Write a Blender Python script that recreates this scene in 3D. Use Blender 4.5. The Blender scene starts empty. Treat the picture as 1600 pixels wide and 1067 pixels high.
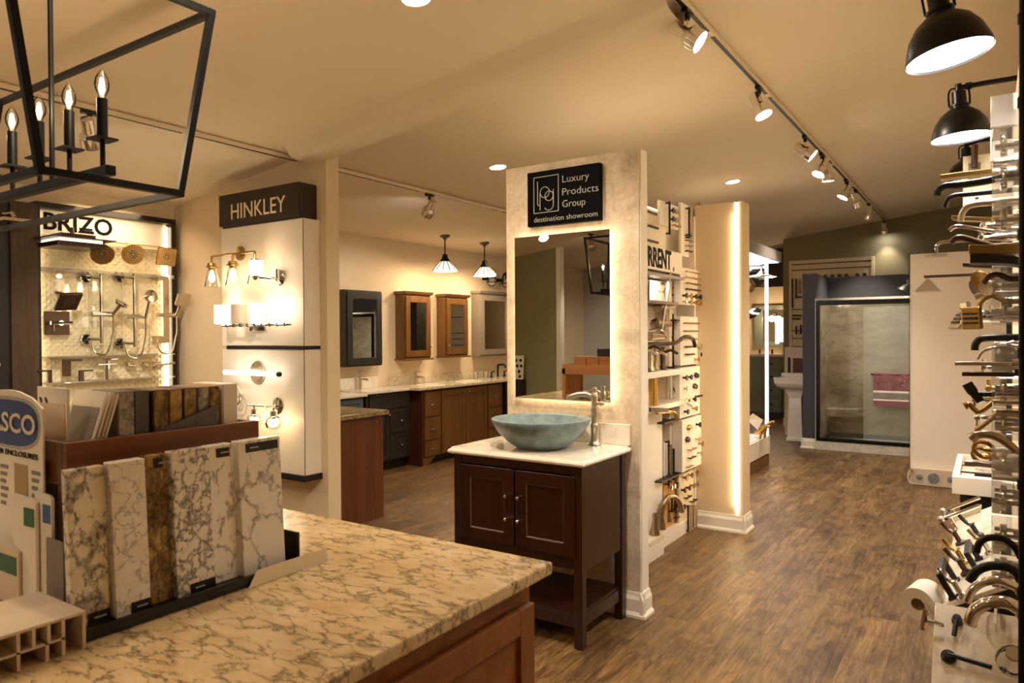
import bpy, math, random, colorsys
from mathutils import Vector, Matrix
random.seed(7)
SC = bpy.context.scene
COL = SC.collection
PI = math.pi

# ---------------------------------------------------------------- camera, world, exposure
CAMLOC = Vector((0, 0, 1.5))
yaw, pit, rol = math.radians(33.71), math.radians(-0.58), math.radians(-0.334)
fwd = Vector((-math.sin(yaw)*math.cos(pit), math.cos(yaw)*math.cos(pit), math.sin(pit)))
rgt = Vector((math.cos(yaw), math.sin(yaw), 0)); upv = rgt.cross(fwd)
r2 = rgt*math.cos(rol) + upv*math.sin(rol); u2 = upv*math.cos(rol) - rgt*math.sin(rol)
cd = bpy.data.cameras.new('camera'); cam = bpy.data.objects.new('camera', cd); COL.objects.link(cam)
m3 = Matrix((r2, u2, -fwd)).transposed()
cam.matrix_world = Matrix.Translation(CAMLOC) @ m3.to_4x4()
cd.sensor_width = 36; cd.lens = 1116/1600*36
cd.clip_start = .02; cd.clip_end = 60
cd.dof.use_dof = True; cd.dof.focus_distance = 4.4; cd.dof.aperture_fstop = 6.3
SC.camera = cam
W = bpy.data.worlds.new('world'); SC.world = W; W.use_nodes = True
W.node_tree.nodes['Background'].inputs[0].default_value = (1, .86, .7, 1)
W.node_tree.nodes['Background'].inputs[1].default_value = .05
vs = SC.view_settings
vs.view_transform = 'Standard'; vs.look = 'None'; vs.gamma = 1; vs.use_curve_mapping = False
vs.exposure = 1.5
WARM = (1, .73, .45); SOFT = (1, .80, .57); MID = (1, .86, .69); COOL = (1, .95, .90)
K_TRACK, K_DOWN, K_BULB, K_BARN = 36, 30, 5, 22

# ---------------------------------------------------------------- materials
MATS = {}
def mat(name):
    m = bpy.data.materials.new(name); m.use_nodes = True; MATS[name] = m
    nt = m.node_tree; b = nt.nodes['Principled BSDF']
    return m, nt, b
def lin(c):
    if isinstance(c, str):
        c = tuple(int(c[i:i+2], 16)/255 for i in (0, 2, 4))
        return tuple((x/12.92 if x <= .04045 else ((x+.055)/1.055)**2.4) for x in c) + (1,)
    return tuple(c) + (1,)
def plain(name, c, rough=.5, metal=0, spec=.5, coat=0, bump=0, bscale=200):
    m, nt, b = mat(name)
    b.inputs['Base Color'].default_value = lin(c); b.inputs['Roughness'].default_value = rough
    b.inputs['Metallic'].default_value = metal; b.inputs['Specular IOR Level'].default_value = spec
    b.inputs['Coat Weight'].default_value = coat
    if bump:
        tc, n = coords(nt, (bscale,)*3); nz = nt.nodes.new('ShaderNodeTexNoise'); nt.links.new(n, nz.inputs['Vector'])
        nz.inputs['Scale'].default_value = 1
        bp = nt.nodes.new('ShaderNodeBump'); bp.inputs['Strength'].default_value = bump; bp.inputs['Distance'].default_value = .002
        nt.links.new(nz.outputs['Fac'], bp.inputs['Height']); nt.links.new(bp.outputs['Normal'], b.inputs['Normal'])
    return m
def coords(nt, scale, rand=True):
    tc = nt.nodes.new('ShaderNodeTexCoord'); mp = nt.nodes.new('ShaderNodeMapping')
    mp.inputs['Scale'].default_value = scale
    nt.links.new(tc.outputs['Object'], mp.inputs['Vector'])
    if rand:
        oi = nt.nodes.new('ShaderNodeObjectInfo'); ml = nt.nodes.new('ShaderNodeMath'); ml.operation = 'MULTIPLY'; ml.inputs[1].default_value = 57
        nt.links.new(oi.outputs['Random'], ml.inputs[0]); nt.links.new(ml.outputs[0], mp.inputs['Location'])
    return tc, mp.outputs[0]
def ramp(nt, fac, stops):
    r = nt.nodes.new('ShaderNodeValToRGB'); e = r.color_ramp.elements
    e[0].position, e[0].color = stops[0][0], lin(stops[0][1])
    e[1].position, e[1].color = stops[-1][0], lin(stops[-1][1])
    for p, c in stops[1:-1]:
        k = e.new(p); k.color = lin(c)
    nt.links.new(fac, r.inputs[0]); return r.outputs[0]
def noise(nt, vec, scale, detail=4, dist=0, rough=.55):
    n = nt.nodes.new('ShaderNodeTexNoise'); nt.links.new(vec, n.inputs['Vector'])
    n.inputs['Scale'].default_value = scale; n.inputs['Detail'].default_value = detail
    n.inputs['Distortion'].default_value = dist; n.inputs['Roughness'].default_value = rough
    return n.outputs['Fac']
def mixc(nt, fac, a, b, mode='MIX'):
    n = nt.nodes.new('ShaderNodeMix'); n.data_type = 'RGBA'; n.blend_type = mode
    for s, v in ((0, fac), (6, a), (7, b)):
        if hasattr(v, 'links'): nt.links.new(v, n.inputs[s])
        else: n.inputs[s].default_value = v if s == 0 else lin(v)
    return n.outputs[2]
def wood(name, c1, c2, axis=2, rough=.35, scale=14, coat=.15, var=.25):
    m, nt, b = mat(name)
    s = [scale]*3; s[axis] = scale*.07
    tc, v = coords(nt, s)
    f1 = noise(nt, v, 1, 6, .6); col = ramp(nt, f1, [(.3, c1), (.7, c2)])
    s2 = [scale*6]*3; s2[axis] = scale*.2
    tc2, v2 = coords(nt, s2); f2 = noise(nt, v2, 1, 3)
    col = mixc(nt, var, col, ramp(nt, f2, [(.35, c1), (.65, c2)]))
    nt.links.new(col, b.inputs['Base Color']); b.inputs['Roughness'].default_value = rough
    b.inputs['Coat Weight'].default_value = coat; b.inputs['Coat Roughness'].default_value = .2
    return m
def marble(name, base, base2, vein, scale=5, width=.03, rough=.12, amount=1.0, stretch=(1, 1, 1), dist=1.2, mask=(.42, .62)):
    m, nt, b = mat(name)
    tc, v = coords(nt, stretch)
    cl = noise(nt, v, scale*.7, 5, .5); col = ramp(nt, cl, [(.35, base), (.65, base2)])
    nz = nt.nodes.new('ShaderNodeTexNoise'); nt.links.new(v, nz.inputs['Vector']); nz.inputs['Scale'].default_value = scale*.9; nz.inputs['Detail'].default_value = 6; nz.inputs['Roughness'].default_value = .65
    wv = nt.nodes.new('ShaderNodeVectorMath'); wv.operation = 'MULTIPLY_ADD'; wv.inputs[1].default_value = (dist/scale,)*3
    nt.links.new(nz.outputs['Color'], wv.inputs[0]); nt.links.new(v, wv.inputs[2])
    vo = nt.nodes.new('ShaderNodeTexVoronoi'); vo.feature = 'DISTANCE_TO_EDGE'; vo.inputs['Scale'].default_value = scale; nt.links.new(wv.outputs[0], vo.inputs['Vector'])
    n2 = noise(nt, v, scale*.8, 5, .8, .6); n3 = noise(nt, v, scale*5, 3, .5, .6)
    th = nt.nodes.new('ShaderNodeMapRange'); th.inputs[1].default_value = mask[0]; th.inputs[2].default_value = mask[1]; th.inputs[3].default_value = .0005; th.inputs[4].default_value = width*4.5; nt.links.new(n2, th.inputs[0])
    mr = nt.nodes.new('ShaderNodeMapRange'); nt.links.new(vo.outputs['Distance'], mr.inputs[0]); mr.inputs[1].default_value = 0; nt.links.new(th.outputs[0], mr.inputs[2]); mr.inputs[3].default_value = 1; mr.inputs[4].default_value = 0
    br = nt.nodes.new('ShaderNodeMapRange'); br.inputs[1].default_value = .3; br.inputs[2].default_value = .6; br.inputs[3].default_value = .35; br.inputs[4].default_value = 1; nt.links.new(n3, br.inputs[0])
    f = nt.nodes.new('ShaderNodeMath'); f.operation = 'MULTIPLY'; nt.links.new(mr.outputs[0], f.inputs[0]); nt.links.new(br.outputs[0], f.inputs[1])
    k = nt.nodes.new('ShaderNodeMath'); k.operation = 'MULTIPLY'; k.inputs[1].default_value = amount; nt.links.new(f.outputs[0], k.inputs[0])
    col = mixc(nt, k.outputs[0], col, vein)
    nt.links.new(col, b.inputs['Base Color']); b.inputs['Roughness'].default_value = rough
    return m
def granite(name, cols, scale=60, rough=.15):
    m, nt, b = mat(name); tc, v = coords(nt, (1, 1, 1))
    n1 = noise(nt, v, scale, 4, .4, .7); n = len(cols)
    col = ramp(nt, n1, [(.3+.4*i/(n-1), c) for i, c in enumerate(cols)])
    n2 = noise(nt, v, scale*.2, 4, 1.0); col = mixc(nt, .35, col, ramp(nt, n2, [(.4, cols[0]), (.6, cols[-1])]))
    nt.links.new(col, b.inputs['Base Color']); b.inputs['Roughness'].default_value = rough
    return m
def glass(name, tint=(1, 1, 1), refl=.12, rough=.02, haze=0, hazecol=(.9, .9, .9)):
    m = bpy.data.materials.new(name); m.use_nodes = True; MATS[name] = m; nt = m.node_tree
    nt.nodes.remove(nt.nodes['Principled BSDF']); out = nt.nodes['Material Output']
    t = nt.nodes.new('ShaderNodeBsdfTransparent'); t.inputs[0].default_value = lin(tint)
    g = nt.nodes.new('ShaderNodeBsdfGlossy'); g.inputs['Roughness'].default_value = rough
    fr = nt.nodes.new('ShaderNodeLayerWeight'); fr.inputs[0].default_value = refl*2.2
    mr = nt.nodes.new('ShaderNodeMath'); mr.operation = 'MAXIMUM'; mr.inputs[1].default_value = refl*.5
    nt.links.new(fr.outputs['Fresnel'], mr.inputs[0])
    mx = nt.nodes.new('ShaderNodeMixShader'); nt.links.new(mr.outputs[0], mx.inputs[0])
    first = t.outputs[0]
    if haze:
        d = nt.nodes.new('ShaderNodeBsdfDiffuse'); d.inputs[0].default_value = lin(hazecol)
        h = nt.nodes.new('ShaderNodeMixShader'); h.inputs[0].default_value = haze
        nt.links.new(t.outputs[0], h.inputs[1]); nt.links.new(d.outputs[0], h.inputs[2]); first = h.outputs[0]
    nt.links.new(first, mx.inputs[1]); nt.links.new(g.outputs[0], mx.inputs[2])
    nt.links.new(mx.outputs[0], out.inputs[0])
    return m
def emit(name, c, s):
    m, nt, b = mat(name)
    b.inputs['Base Color'].default_value = (.8, .8, .8, 1)
    b.inputs['Emission Color'].default_value = tuple(c)+(1,); b.inputs['Emission Strength'].default_value = s
    return m

plain('ceiling_paint', 'e8d9bd', .9, bump=.15, bscale=120)
plain('cream_wall', 'e2cfae', .85, bump=.12, bscale=160)
plain('tan_wall', 'e0caa4', .85, bump=.12, bscale=160)
plain('olive_wall', '8f8566', .9, bump=.1, bscale=160)
plain('green_wall', '97946c', .9, bump=.1, bscale=160)
plain('grey_wall', 'b3ada3', .9)
plain('white_trim', 'efe6d4', .45)
plain('white_panel', 'f0e6d6', .4)
plain('white_gloss', 'f4f0e8', .15)
plain('porcelain', 'f2ece0', .08, coat=.6)
plain('black_satin', '120d0a', .4)
plain('black_metal', '0c0806', .35, metal=.4)
plain('black_iron', '070504', .5, spec=.25)
plain('sign_black', '020101', .6, spec=.08)
plain('sign_brown', '2c2013', .6)
plain('letter_white', 'e8dcc6', .5)
plain('letter_grey', 'b9b5ac', .5)
plain('letter_cream', 'f6e3c0', .5)
plain('letter_black', '040302', .6, spec=.1)
plain('spot_metal', 'eeeae4', .2, metal=1)
plain('aged_gold', 'a5824a', .32, metal=.85)
plain('chrome', 'dcdad6', .07, metal=1)
plain('nickel', 'd2c6b4', .3, metal=1)
plain('brass', 'b8985e', .25, metal=1)
plain('gold', 'cba65e', .2, metal=1)
plain('bronze', '57463a', .35, metal=.9)
plain('champagne', 'a89880', .32, metal=1)
plain('mirror_glass', 'e6e8e4', .0, metal=1)
plain('charcoal', '2b2421', .45, coat=.1)
plain('navy_grey', '47454a', .8)
plain('greige', '8f887a', .5)
plain('grey_green', '7d8270', .5)
plain('grey_paint', '8f8272', .5)
plain('blue_paint', '4d5a66', .5)
plain('plastic_white', 'd8c4ae', .4)
plain('paper_white', 'f3ead9', .8)
plain('paper_cream', 'e6d4ae', .7)
plain('card_grey', '8a8279', .7)
plain('card_dark', '3d3a36', .7)
plain('logo_blue', '2c4a85', .5)
plain('print_tan', 'b89a6a', .7)
plain('print_green', '3b6a50', .7)
plain('print_blue', '4a6ea0', .7)
plain('dark_board', '2a1a12', .5)
plain('bead_brown', '5e4832', .35)
plain('tile_cream', 'efe2bd', .2)
plain('orange_board', 'd09a50', .6)
plain('towel_pink', '8d5a60', .95, bump=.8, bscale=500)
plain('print_rose', 'b08a8a', .9)
plain('towel_grey', '8b857f', .95, bump=.8, bscale=500)
plain('grey_frame', '8d8580', .4)
wood('cherry', '48220b', '723b12', 2, .35, 10)
wood('cherry_rail', '5c2c14', '86481f', 1, .4, 10)
wood('oak_brown', '5a3919', '835926', 2, .4, 12)
wood('oak_dark', '3a2012', '5a3218', 2, .4, 12)
wood('maple', '9a6432', 'bf8448', 0, .4, 10)
wood('espresso', '1c0d07', '34180b', 2, .3, 14, .25)
wood('island_wood', '7a451f', 'a0652f', 0, .4, 9)
wood('barn_wood', '2f2115', '55402a', 2, .7, 16, 0)
marble('island_stone', 'd2b483', 'e4cca0', '3e3022', 17, .06, .12, .85, (.75, 1.7, 1), 1.7, mask=(.42, .70))
marble('white_stone', 'f2e8d8', 'e9dfce', 'b5a58c', 7, .03, .1, .4)
marble('beige_stone', 'eadfc8', 'd8c7a4', 'a58f6a', 18, .05, .12, .7)
marble('shelf_marble', 'f3e8d4', 'eaddc6', 'b59c7b', 3, .03, .2, .55)
marble('slab_bold', 'e0d4b8', 'f0e7d2', '2c2a32', 26, .09, .14, .95, (1, 1, .8), 1.5, mask=(.38, .64))
marble('slab_soft', 'ece2d0', 'f5efe2', '6a656c', 34, .05, .14, .75, (1, 1, 1), 1.6, mask=(.44, .68))
marble('slab_gold', '8a6c38', 'c2a468', '21180e', 30, .12, .16, .9, (1, 1, .7), 1.6, mask=(.36, .62))
marble('slab_speck', 'ece4d5', 'f4eee2', '34343c', 42, .09, .14, .95, (1, 1, .9), 1.7, mask=(.38, .64))
marble('slab_line', 'f0eadd', 'f5f0e4', '4c4a4c', 18, .05, .14, .85, (1, 1, .7), 1.5, mask=(.44, .66))
marble('slab_pale', 'ede7d9', 'f2ece0', '6d6a64', 12, .02, .14, .85, (1, 1, .7), 1.6, mask=(.36, .62))
marble('shower_stone', 'a89a84', '8d7f6b', '6a5d4c', 3, .06, .25, .6, (1, 1, 2.5))
marble('curb_stone', 'd8d2c6', 'c5beb2', '9a948a', 8, .04, .3, .6)
granite('granite_brown', ('4e3e26', '86703f', 'b39b6a'), 70)
granite('granite_grey', ('3a3530', '8a8174', 'd8d0c0'), 90)
granite('granite_gold', ('33271a', 'a5803f', 'd3b071'), 80)
granite('granite_dark', ('44423f', '565350', '605c58'), 120, .5)
granite('plaster', ('c9b79c', 'dccdb5', 'ead9c0'), 9, .7)
granite('stone_pebble', ('56606a', '77828c', '98a0a6'), 60, .4)
glass('clear_glass', (.98, .98, .97), .1)
glass('acrylic', (.97, .97, .95), .12, .05, .15, (.98, .95, .92))
glass('acrylic_film', (.95, .95, .94), .12, .06, .28, (.96, .93, .96))
glass('door_glass', (.93, .96, .94), .10, .03)
glass('door_frost', (.9, .94, .91), .08, .1, .22, (.6, .64, .58))
emit('bulb_warm', (1, .72, .38), 9)
emit('shade_lit', (1, .84, .64), 1.3)
emit('shade_art', (1, .85, .62), .62)
emit('down_lens', (1, .88, .72), 14)
emit('spot_lens', (1, .95, .9), 16)
emit('barn_lens', (1, .97, .97), 7)
emit('led_strip', (1, .76, .46), 5)
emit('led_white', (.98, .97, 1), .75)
emit('tube_lit', (1, .9, .76), 1.6)
emit('mirror_led', (1, .80, .55), 3.6)
m, nt, b = mat('plaster_wall')
tc, v = coords(nt, (1, 1, 1), False)
c1 = ramp(nt, noise(nt, v, 5, 6, .5, .65), [(.36, 'a8967e'), (.5, 'd0bda0'), (.64, 'e6d6bc')])
c2 = ramp(nt, noise(nt, v, 45, 4, .3, .7), [(.35, 'b3a189'), (.62, 'e2d1b6')])
nt.links.new(mixc(nt, .4, c1, c2), b.inputs['Base Color']); b.inputs['Roughness'].default_value = .75
m, nt, b = mat('bowl_glaze')
tc, v = coords(nt, (1, 1, 1), False)
nt.links.new(ramp(nt, noise(nt, v, 16, 5, .6), [(.3, '5d7477'), (.7, '83979a')]), b.inputs['Base Color']); b.inputs['Roughness'].default_value = .38
m, nt, b = mat('vinyl_plank')
tc, v = coords(nt, (7, 1.7, 7)); tc, v2 = coords(nt, (70, 3.2, 70)); tc, v3 = coords(nt, (8, 3.4, 8)); tc, v4 = coords(nt, (160, 12, 160))
g = ramp(nt, noise(nt, v, 1, 9, .9, .72), [(.30, '3c2815'), (.48, '755633'), (.70, 'a68655')])
g2 = ramp(nt, noise(nt, v2, 1, 5, .5, .65), [(.34, '4c341e'), (.66, 'a38352')])
g = mixc(nt, .5, g, g2)
g3 = ramp(nt, noise(nt, v3, 1, 9, 1.2, .74), [(.38, (.42, .37, .32)), (.54, (1, 1, 1))])
g = mixc(nt, .9, g, g3, 'MULTIPLY')
g = mixc(nt, .8, g, ramp(nt, noise(nt, v4, 1, 3), [(.3, (.60, .56, .52)), (.68, (1.15, 1.14, 1.12))]), 'MULTIPLY')
oi = nt.nodes.new('ShaderNodeObjectInfo')
g = mixc(nt, 1, g, ramp(nt, oi.outputs['Random'], [(0, (.80, .77, .74)), (1, (1.18, 1.16, 1.13))]), 'MULTIPLY')
nt.links.new(g, b.inputs['Base Color']); b.inputs['Roughness'].default_value = .45
bp = nt.nodes.new('ShaderNodeBump'); bp.inputs['Strength'].default_value = .3; bp.inputs['Distance'].default_value = .002
nt.links.new(g2, bp.inputs['Height']); nt.links.new(bp.outputs['Normal'], b.inputs['Normal'])
M = MATS

# ---------------------------------------------------------------- geometry helpers
class G:
    def __init__(s): s.v = []; s.f = []
    def add(s, vs, fs):
        n = len(s.v); s.v += [tuple(p) for p in vs]; s.f += [tuple(i+n for i in f) for f in fs]; return s
    def box(s, x0, x1, y0, y1, z0, z1):
        return s.add([(x, y, z) for z in (z0, z1) for y in (y0, y1) for x in (x0, x1)],
                     [(0, 2, 3, 1), (4, 5, 7, 6), (0, 1, 5, 4), (2, 6, 7, 3), (0, 4, 6, 2), (1, 3, 7, 5)])
    def obox(s, c, ax, ay, az):         # oriented box from centre and three half-axis vectors
        c, ax, ay, az = map(Vector, (c, ax, ay, az))
        return s.add([c + i*ax + j*ay + k*az for k in (-1, 1) for j in (-1, 1) for i in (-1, 1)],
                     [(0, 2, 3, 1), (4, 5, 7, 6), (0, 1, 5, 4), (2, 6, 7, 3), (0, 4, 6, 2), (1, 3, 7, 5)])
    def prism(s, pts, vec):
        n = len(pts); vec = Vector(vec); a = [Vector(p) for p in pts]; b = [p+vec for p in a]
        return s.add(a+b, [tuple(range(n))[::-1], tuple(range(n, 2*n))] + [(i, (i+1) % n, (i+1) % n+n, i+n) for i in range(n)])
    def tube(s, pts, r, n=10, cap=True):
        pts = [Vector(p) for p in pts]; k = len(pts)
        rs = r if isinstance(r, (list, tuple)) else [r]*k
        rings = []; prev = None
        for i, p in enumerate(pts):
            t = (pts[min(i+1, k-1)] - pts[max(i-1, 0)])
            t = t.normalized() if t.length > 1e-9 else Vector((0, 0, 1))
            if prev is None:
                u = t.orthogonal().normalized()
                ref = Vector((0, 0, 1)) if abs(t.z) < .9 else Vector((0, 1, 0))
                u = t.cross(ref).normalized()
            else:
                u = prev - t*prev.dot(t)
                u = u.normalized() if u.length > 1e-6 else t.orthogonal().normalized()
            prev = u; w = t.cross(u)
            rings.append([p + (u*math.cos(2*PI*j/n) + w*math.sin(2*PI*j/n))*rs[i] for j in range(n)])
        vs = [q for R in rings for q in R]; fs = []
        for i in range(k-1):
            for j in range(n):
                a = i*n+j; b = i*n+(j+1) % n; fs.append((a, b, b+n, a+n))
        if cap: fs += [tuple(range(n))[::-1], tuple(range((k-1)*n, k*n))]
        return s.add(vs, fs)
    def lathe(s, prof, c=(0, 0, 0), n=24, axis=(0, 0, 1), sx=1, cap0=True):   # prof: (radius, height along axis)
        ax = Vector(axis).normalized(); c = Vector(c)
        u = ax.orthogonal().normalized() if abs(ax.z) < .999 else Vector((1, 0, 0)); w = ax.cross(u)
        vs = [c + ax*h + (u*math.cos(2*PI*j/n)*sx + w*math.sin(2*PI*j/n))*max(r, 1e-5) for r, h in prof for j in range(n)]
        fs = []
        for i in range(len(prof)-1):
            for j in range(n):
                a = i*n+j; b = i*n+(j+1) % n; fs.append((a, b, b+n, a+n))
        fs += ([tuple(range(n))[::-1]] if cap0 else []) + [tuple(range((len(prof)-1)*n, len(prof)*n))]
        return s.add(vs, fs)
    def ring(s, c, axis, R, r, n=24, m=8):
        ax = Vector(axis).normalized(); u = ax.orthogonal().normalized(); w = ax.cross(u); c = Vector(c)
        vs = []; fs = []
        for i in range(n):
            d = u*math.cos(2*PI*i/n) + w*math.sin(2*PI*i/n)
            for j in range(m): vs.append(c + d*(R + r*math.cos(2*PI*j/m)) + ax*(r*math.sin(2*PI*j/m)))
        for i in range(n):
            for j in range(m):
                a = i*m+j; b = i*m+(j+1) % m; c2 = ((i+1) % n)*m+(j+1) % m; d2 = ((i+1) % n)*m+j
                fs.append((a, d2, c2, b))
        return s.add(vs, fs)
    def sphere(s, c, r, n=16, sz=1):
        return s.lathe([(r*math.sin(PI*i/8), -r*sz*math.cos(PI*i/8)) for i in range(9)], c, n)

def root_loc(p):
    while p.parent: p = p.parent
    return Vector(p.location)
def build(name, g, m, parent=None, smooth=False, bev=0, seg=2, ang=35):
    off = root_loc(parent) if parent else Vector((0, 0, 0))
    me = bpy.data.meshes.new(name)
    me.from_pydata([tuple(Vector(p)-off) for p in g.v], [], g.f); me.update()
    if smooth:
        me.polygons.foreach_set('use_smooth', [True]*len(me.polygons)); me.set_sharp_from_angle(angle=math.radians(ang))
    me.materials.append(M[m] if isinstance(m, str) else m)
    o = bpy.data.objects.new(name, me); COL.objects.link(o)
    if parent: o.parent = parent
    if bev:
        b = o.modifiers.new('edge', 'BEVEL'); b.width = bev; b.segments = seg; b.limit_method = 'ANGLE'; b.angle_limit = math.radians(40)
    return o
def tag(o, label, cat, group=None, kind=None):
    if label: o['label'] = label
    if cat: o['category'] = cat
    if group: o['group'] = group
    if kind: o['kind'] = kind
    return o
def thing(name, label, cat, loc=(0, 0, 0), group=None):
    o = bpy.data.objects.new(name, None); o.empty_display_size = .05; COL.objects.link(o); o.location = loc
    return tag(o, label, cat, group)
def single(name, g, m, label, cat, group=None, smooth=False, bev=0, loc=None, ang=35):
    o = build(name, g, m, None, smooth, bev, ang=ang); tag(o, label, cat, group)
    return o
def struct(name, g, m, parent=None, smooth=False, bev=0):
    o = build(name, g, m, parent, smooth, bev)
    if not parent: o['kind'] = 'structure'
    return o
def dup(root, loc, label=None, group=None, rz=0):
    r = root.copy(); COL.objects.link(r); r.location = loc; r.rotation_euler = (0, 0, rz)
    if label: r['label'] = label
    if group: r['group'] = group
    for ch in list(root.children):
        c = ch.copy(); COL.objects.link(c); c.parent = r
        for g in list(ch.children):
            d = g.copy(); COL.objects.link(d); d.parent = c
    return r
def lamp(name, parent, kind, loc, watts, color, size=.03, aim=None, angle=70, blend=.6):
    ld = bpy.data.lights.new(name, kind); ld.energy = watts; ld.color = color
    if kind == 'AREA': ld.size = size
    else: ld.shadow_soft_size = size
    if kind == 'SPOT': ld.spot_size = math.radians(angle); ld.spot_blend = blend
    o = bpy.data.objects.new(name, ld); COL.objects.link(o)
    o.location = Vector(loc) - (root_loc(parent) if parent else Vector((0, 0, 0)))
    if aim is not None: o.rotation_euler = Vector(aim).to_track_quat('-Z', 'Y').to_euler()
    if parent: o.parent = parent
    return o
def text(name, s, m, parent, o3, right, up, height, width=None, ext=.004, bold=0, capref='H'):
    cu = bpy.data.curves.new(name, 'FONT'); cu.body = s; cu.size = 1; cu.extrude = .01; cu.offset = bold; cu.resolution_u = 3
    to = bpy.data.objects.new('tmp', cu); COL.objects.link(to)
    dg = bpy.context.evaluated_depsgraph_get(); me0 = bpy.data.meshes.new_from_object(to.evaluated_get(dg))
    vs = [v.co.copy() for v in me0.vertices]; fs = [tuple(p.vertices) for p in me0.polygons]
    bpy.data.objects.remove(to); bpy.data.curves.remove(cu); bpy.data.meshes.remove(me0)
    xs = [v.x for v in vs]; cap = .7; sx = height/cap
    x0 = min(xs); w = max(xs)-x0; kx = width/w if width else sx
    R = Vector(right).normalized(); U = Vector(up).normalized(); N = R.cross(U); o3 = Vector(o3)
    g = G(); g.add([o3 + R*(v.x-x0)*kx + U*v.y*sx + N*(ext if v.z > 0 else 0) for v in vs], fs)
    return build(name, g, m, parent)
def arc(c, r, a0, a1, n, ux, uy):
    ux, uy, c = Vector(ux), Vector(uy), Vector(c)
    return [c + ux*r*math.cos(math.radians(a0+(a1-a0)*i/n)) + uy*r*math.sin(math.radians(a0+(a1-a0)*i/n)) for i in range(n+1)]
def smoothpath(pts, n=5):
    P = [Vector(p) for p in pts]; out = []
    for i in range(len(P)-1):
        p0, p1, p2, p3 = P[max(i-1, 0)], P[i], P[i+1], P[min(i+2, len(P)-1)]
        for k in range(n):
            t = k/n
            out.append(.5*((2*p1) + (p2-p0)*t + (2*p0-5*p1+4*p2-p3)*t*t + (3*p1-p0-3*p2+p3)*t**3))
    return out + [P[-1]]
def ceil_z(x): return 3.33 + .12*x
X, Y, Z = Vector((1, 0, 0)), Vector((0, 1, 0)), Vector((0, 0, 1))

# ---------------------------------------------------------------- the room
XL, XR, YB, YF = -5.9, .3, 12.0, -4.2
fl = struct('floor', G().box(XL-.1, 1.5, YF-.3, 15.2, -.06, -.006), 'dark_board')
pw, pl = .178, 1.22
pm = G().box(-pw/2+.0004, pw/2-.0004, -pl/2+.0004, pl/2-.0004, -.006, 0)
allp = []
i = 0
x = XL + pw/2
while x < 1.4:
    off = random.random()*pl; y = YF - off
    while y < 15:
        allp.append((x, y)); y += pl
    x += pw
def view(x, y, z=0):
    d = Vector((x, y, z)) - CAMLOC; w = d.dot(fwd)
    if w < .2: return None
    return 800 + 1116*d.dot(r2)/w, 533.5 - 1116*d.dot(u2)/w, w
def shown(x, y):
    for dy in (-.6, 0, .6):
        v = view(x, y+dy)
        if v and -80 < v[0] < 1680 and v[1] < 1160:
            X0 = v[0]
            if X0 < 525 and v[1] > 560: return None       # behind the stone island and the stub wall
            return v[2]
    return None
vis = sorted([(shown(px, py), px, py) for px, py in allp if shown(px, py) and px < .2])
near = set((px, py) for d, px, py in vis[:300])
first = None
for px, py in allp:
    if (px, py) in near:
        if first is None:
            first = build('plank', pm, 'vinyl_plank', fl); o = first
        else:
            o = first.copy(); COL.objects.link(o); o.parent = fl
        o.location = (px, py, 0)
rest = G()
for px, py in allp:
    if (px, py) not in near:
        rest.box(px-pw/2+.0008, px+pw/2-.0008, py-pl/2+.0008, py+pl/2-.0008, -.006, 0)
ro = build('far_planks', rest, 'vinyl_plank', fl); ro['kind'] = 'stuff'

def slope_panel(x0, x1, y0, y1, t=.08, n=1):
    g = G()
    g.prism([(x0, y0, ceil_z(x0)), (x1, y0, ceil_z(x1)), (x1, y0, ceil_z(x1)+t), (x0, y0, ceil_z(x0)+t)], (0, y1-y0, 0))
    return g
ce = struct('ceiling', slope_panel(XL-.15, 1.6, YF-.3, 15.2), 'ceiling_paint')
# drywall ridge where the front and back rooms meet: gentle rise on the island side, short return behind
prof = [(3.27, .002), (3.30, -.006), (3.325, -.028), (3.345, -.056), (3.37, -.072), (3.43, -.080), (3.50, -.082), (3.585, -.084), (3.594, .002)]
g = G(); vs = []
for xx in (-4.12, -1.31):
    for yy, dz in prof: vs.append((xx, yy, ceil_z(xx)+dz))
k = len(prof)
g.add(vs, [(i, i+1, i+1+k, i+k) for i in range(k-1)])
struct('trim_1', g, 'ceiling_paint', None, True).data.set_sharp_from_angle(angle=.5)
struct('wall_left', G().box(XL-.12, XL, YF, 13.6, 0, 3.3), 'cream_wall')
struct('wall_right', G().box(XR, XR+.12, YF, 13.6, 0, 3.7), 'tan_wall')
struct('wall_back', G().box(-2.75, XR+.1, YB, YB+.12, 0, 3.7), 'olive_wall')
struct('wall_alcove', G().box(XL, -1.5, 13.6, 13.72, 0, 3.4), 'tan_wall')
struct('wall_front', G().box(XL, XR+.1, YF-.12, YF, 0, 3.7), 'grey_wall')
struct('wall_rear', G().box(XL, -5.09, -1.95, -1.87, 0, ceil_z(-5.09)+.0), 'green_wall')
struct('trim_2', G().box(-5.09, -5.03, -1.97, -1.85, 0, ceil_z(-5.09)+.02), 'white_trim')
struct('trim_3', G().box(.125, .175, 10.2, 10.26, 0, ceil_z(.12)+.03), 'white_trim')
w = struct('wall_partition', G().box(XL, -3.972, 3.55, 3.67, 0, ceil_z(-3.97)-.0), 'cream_wall')
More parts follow.
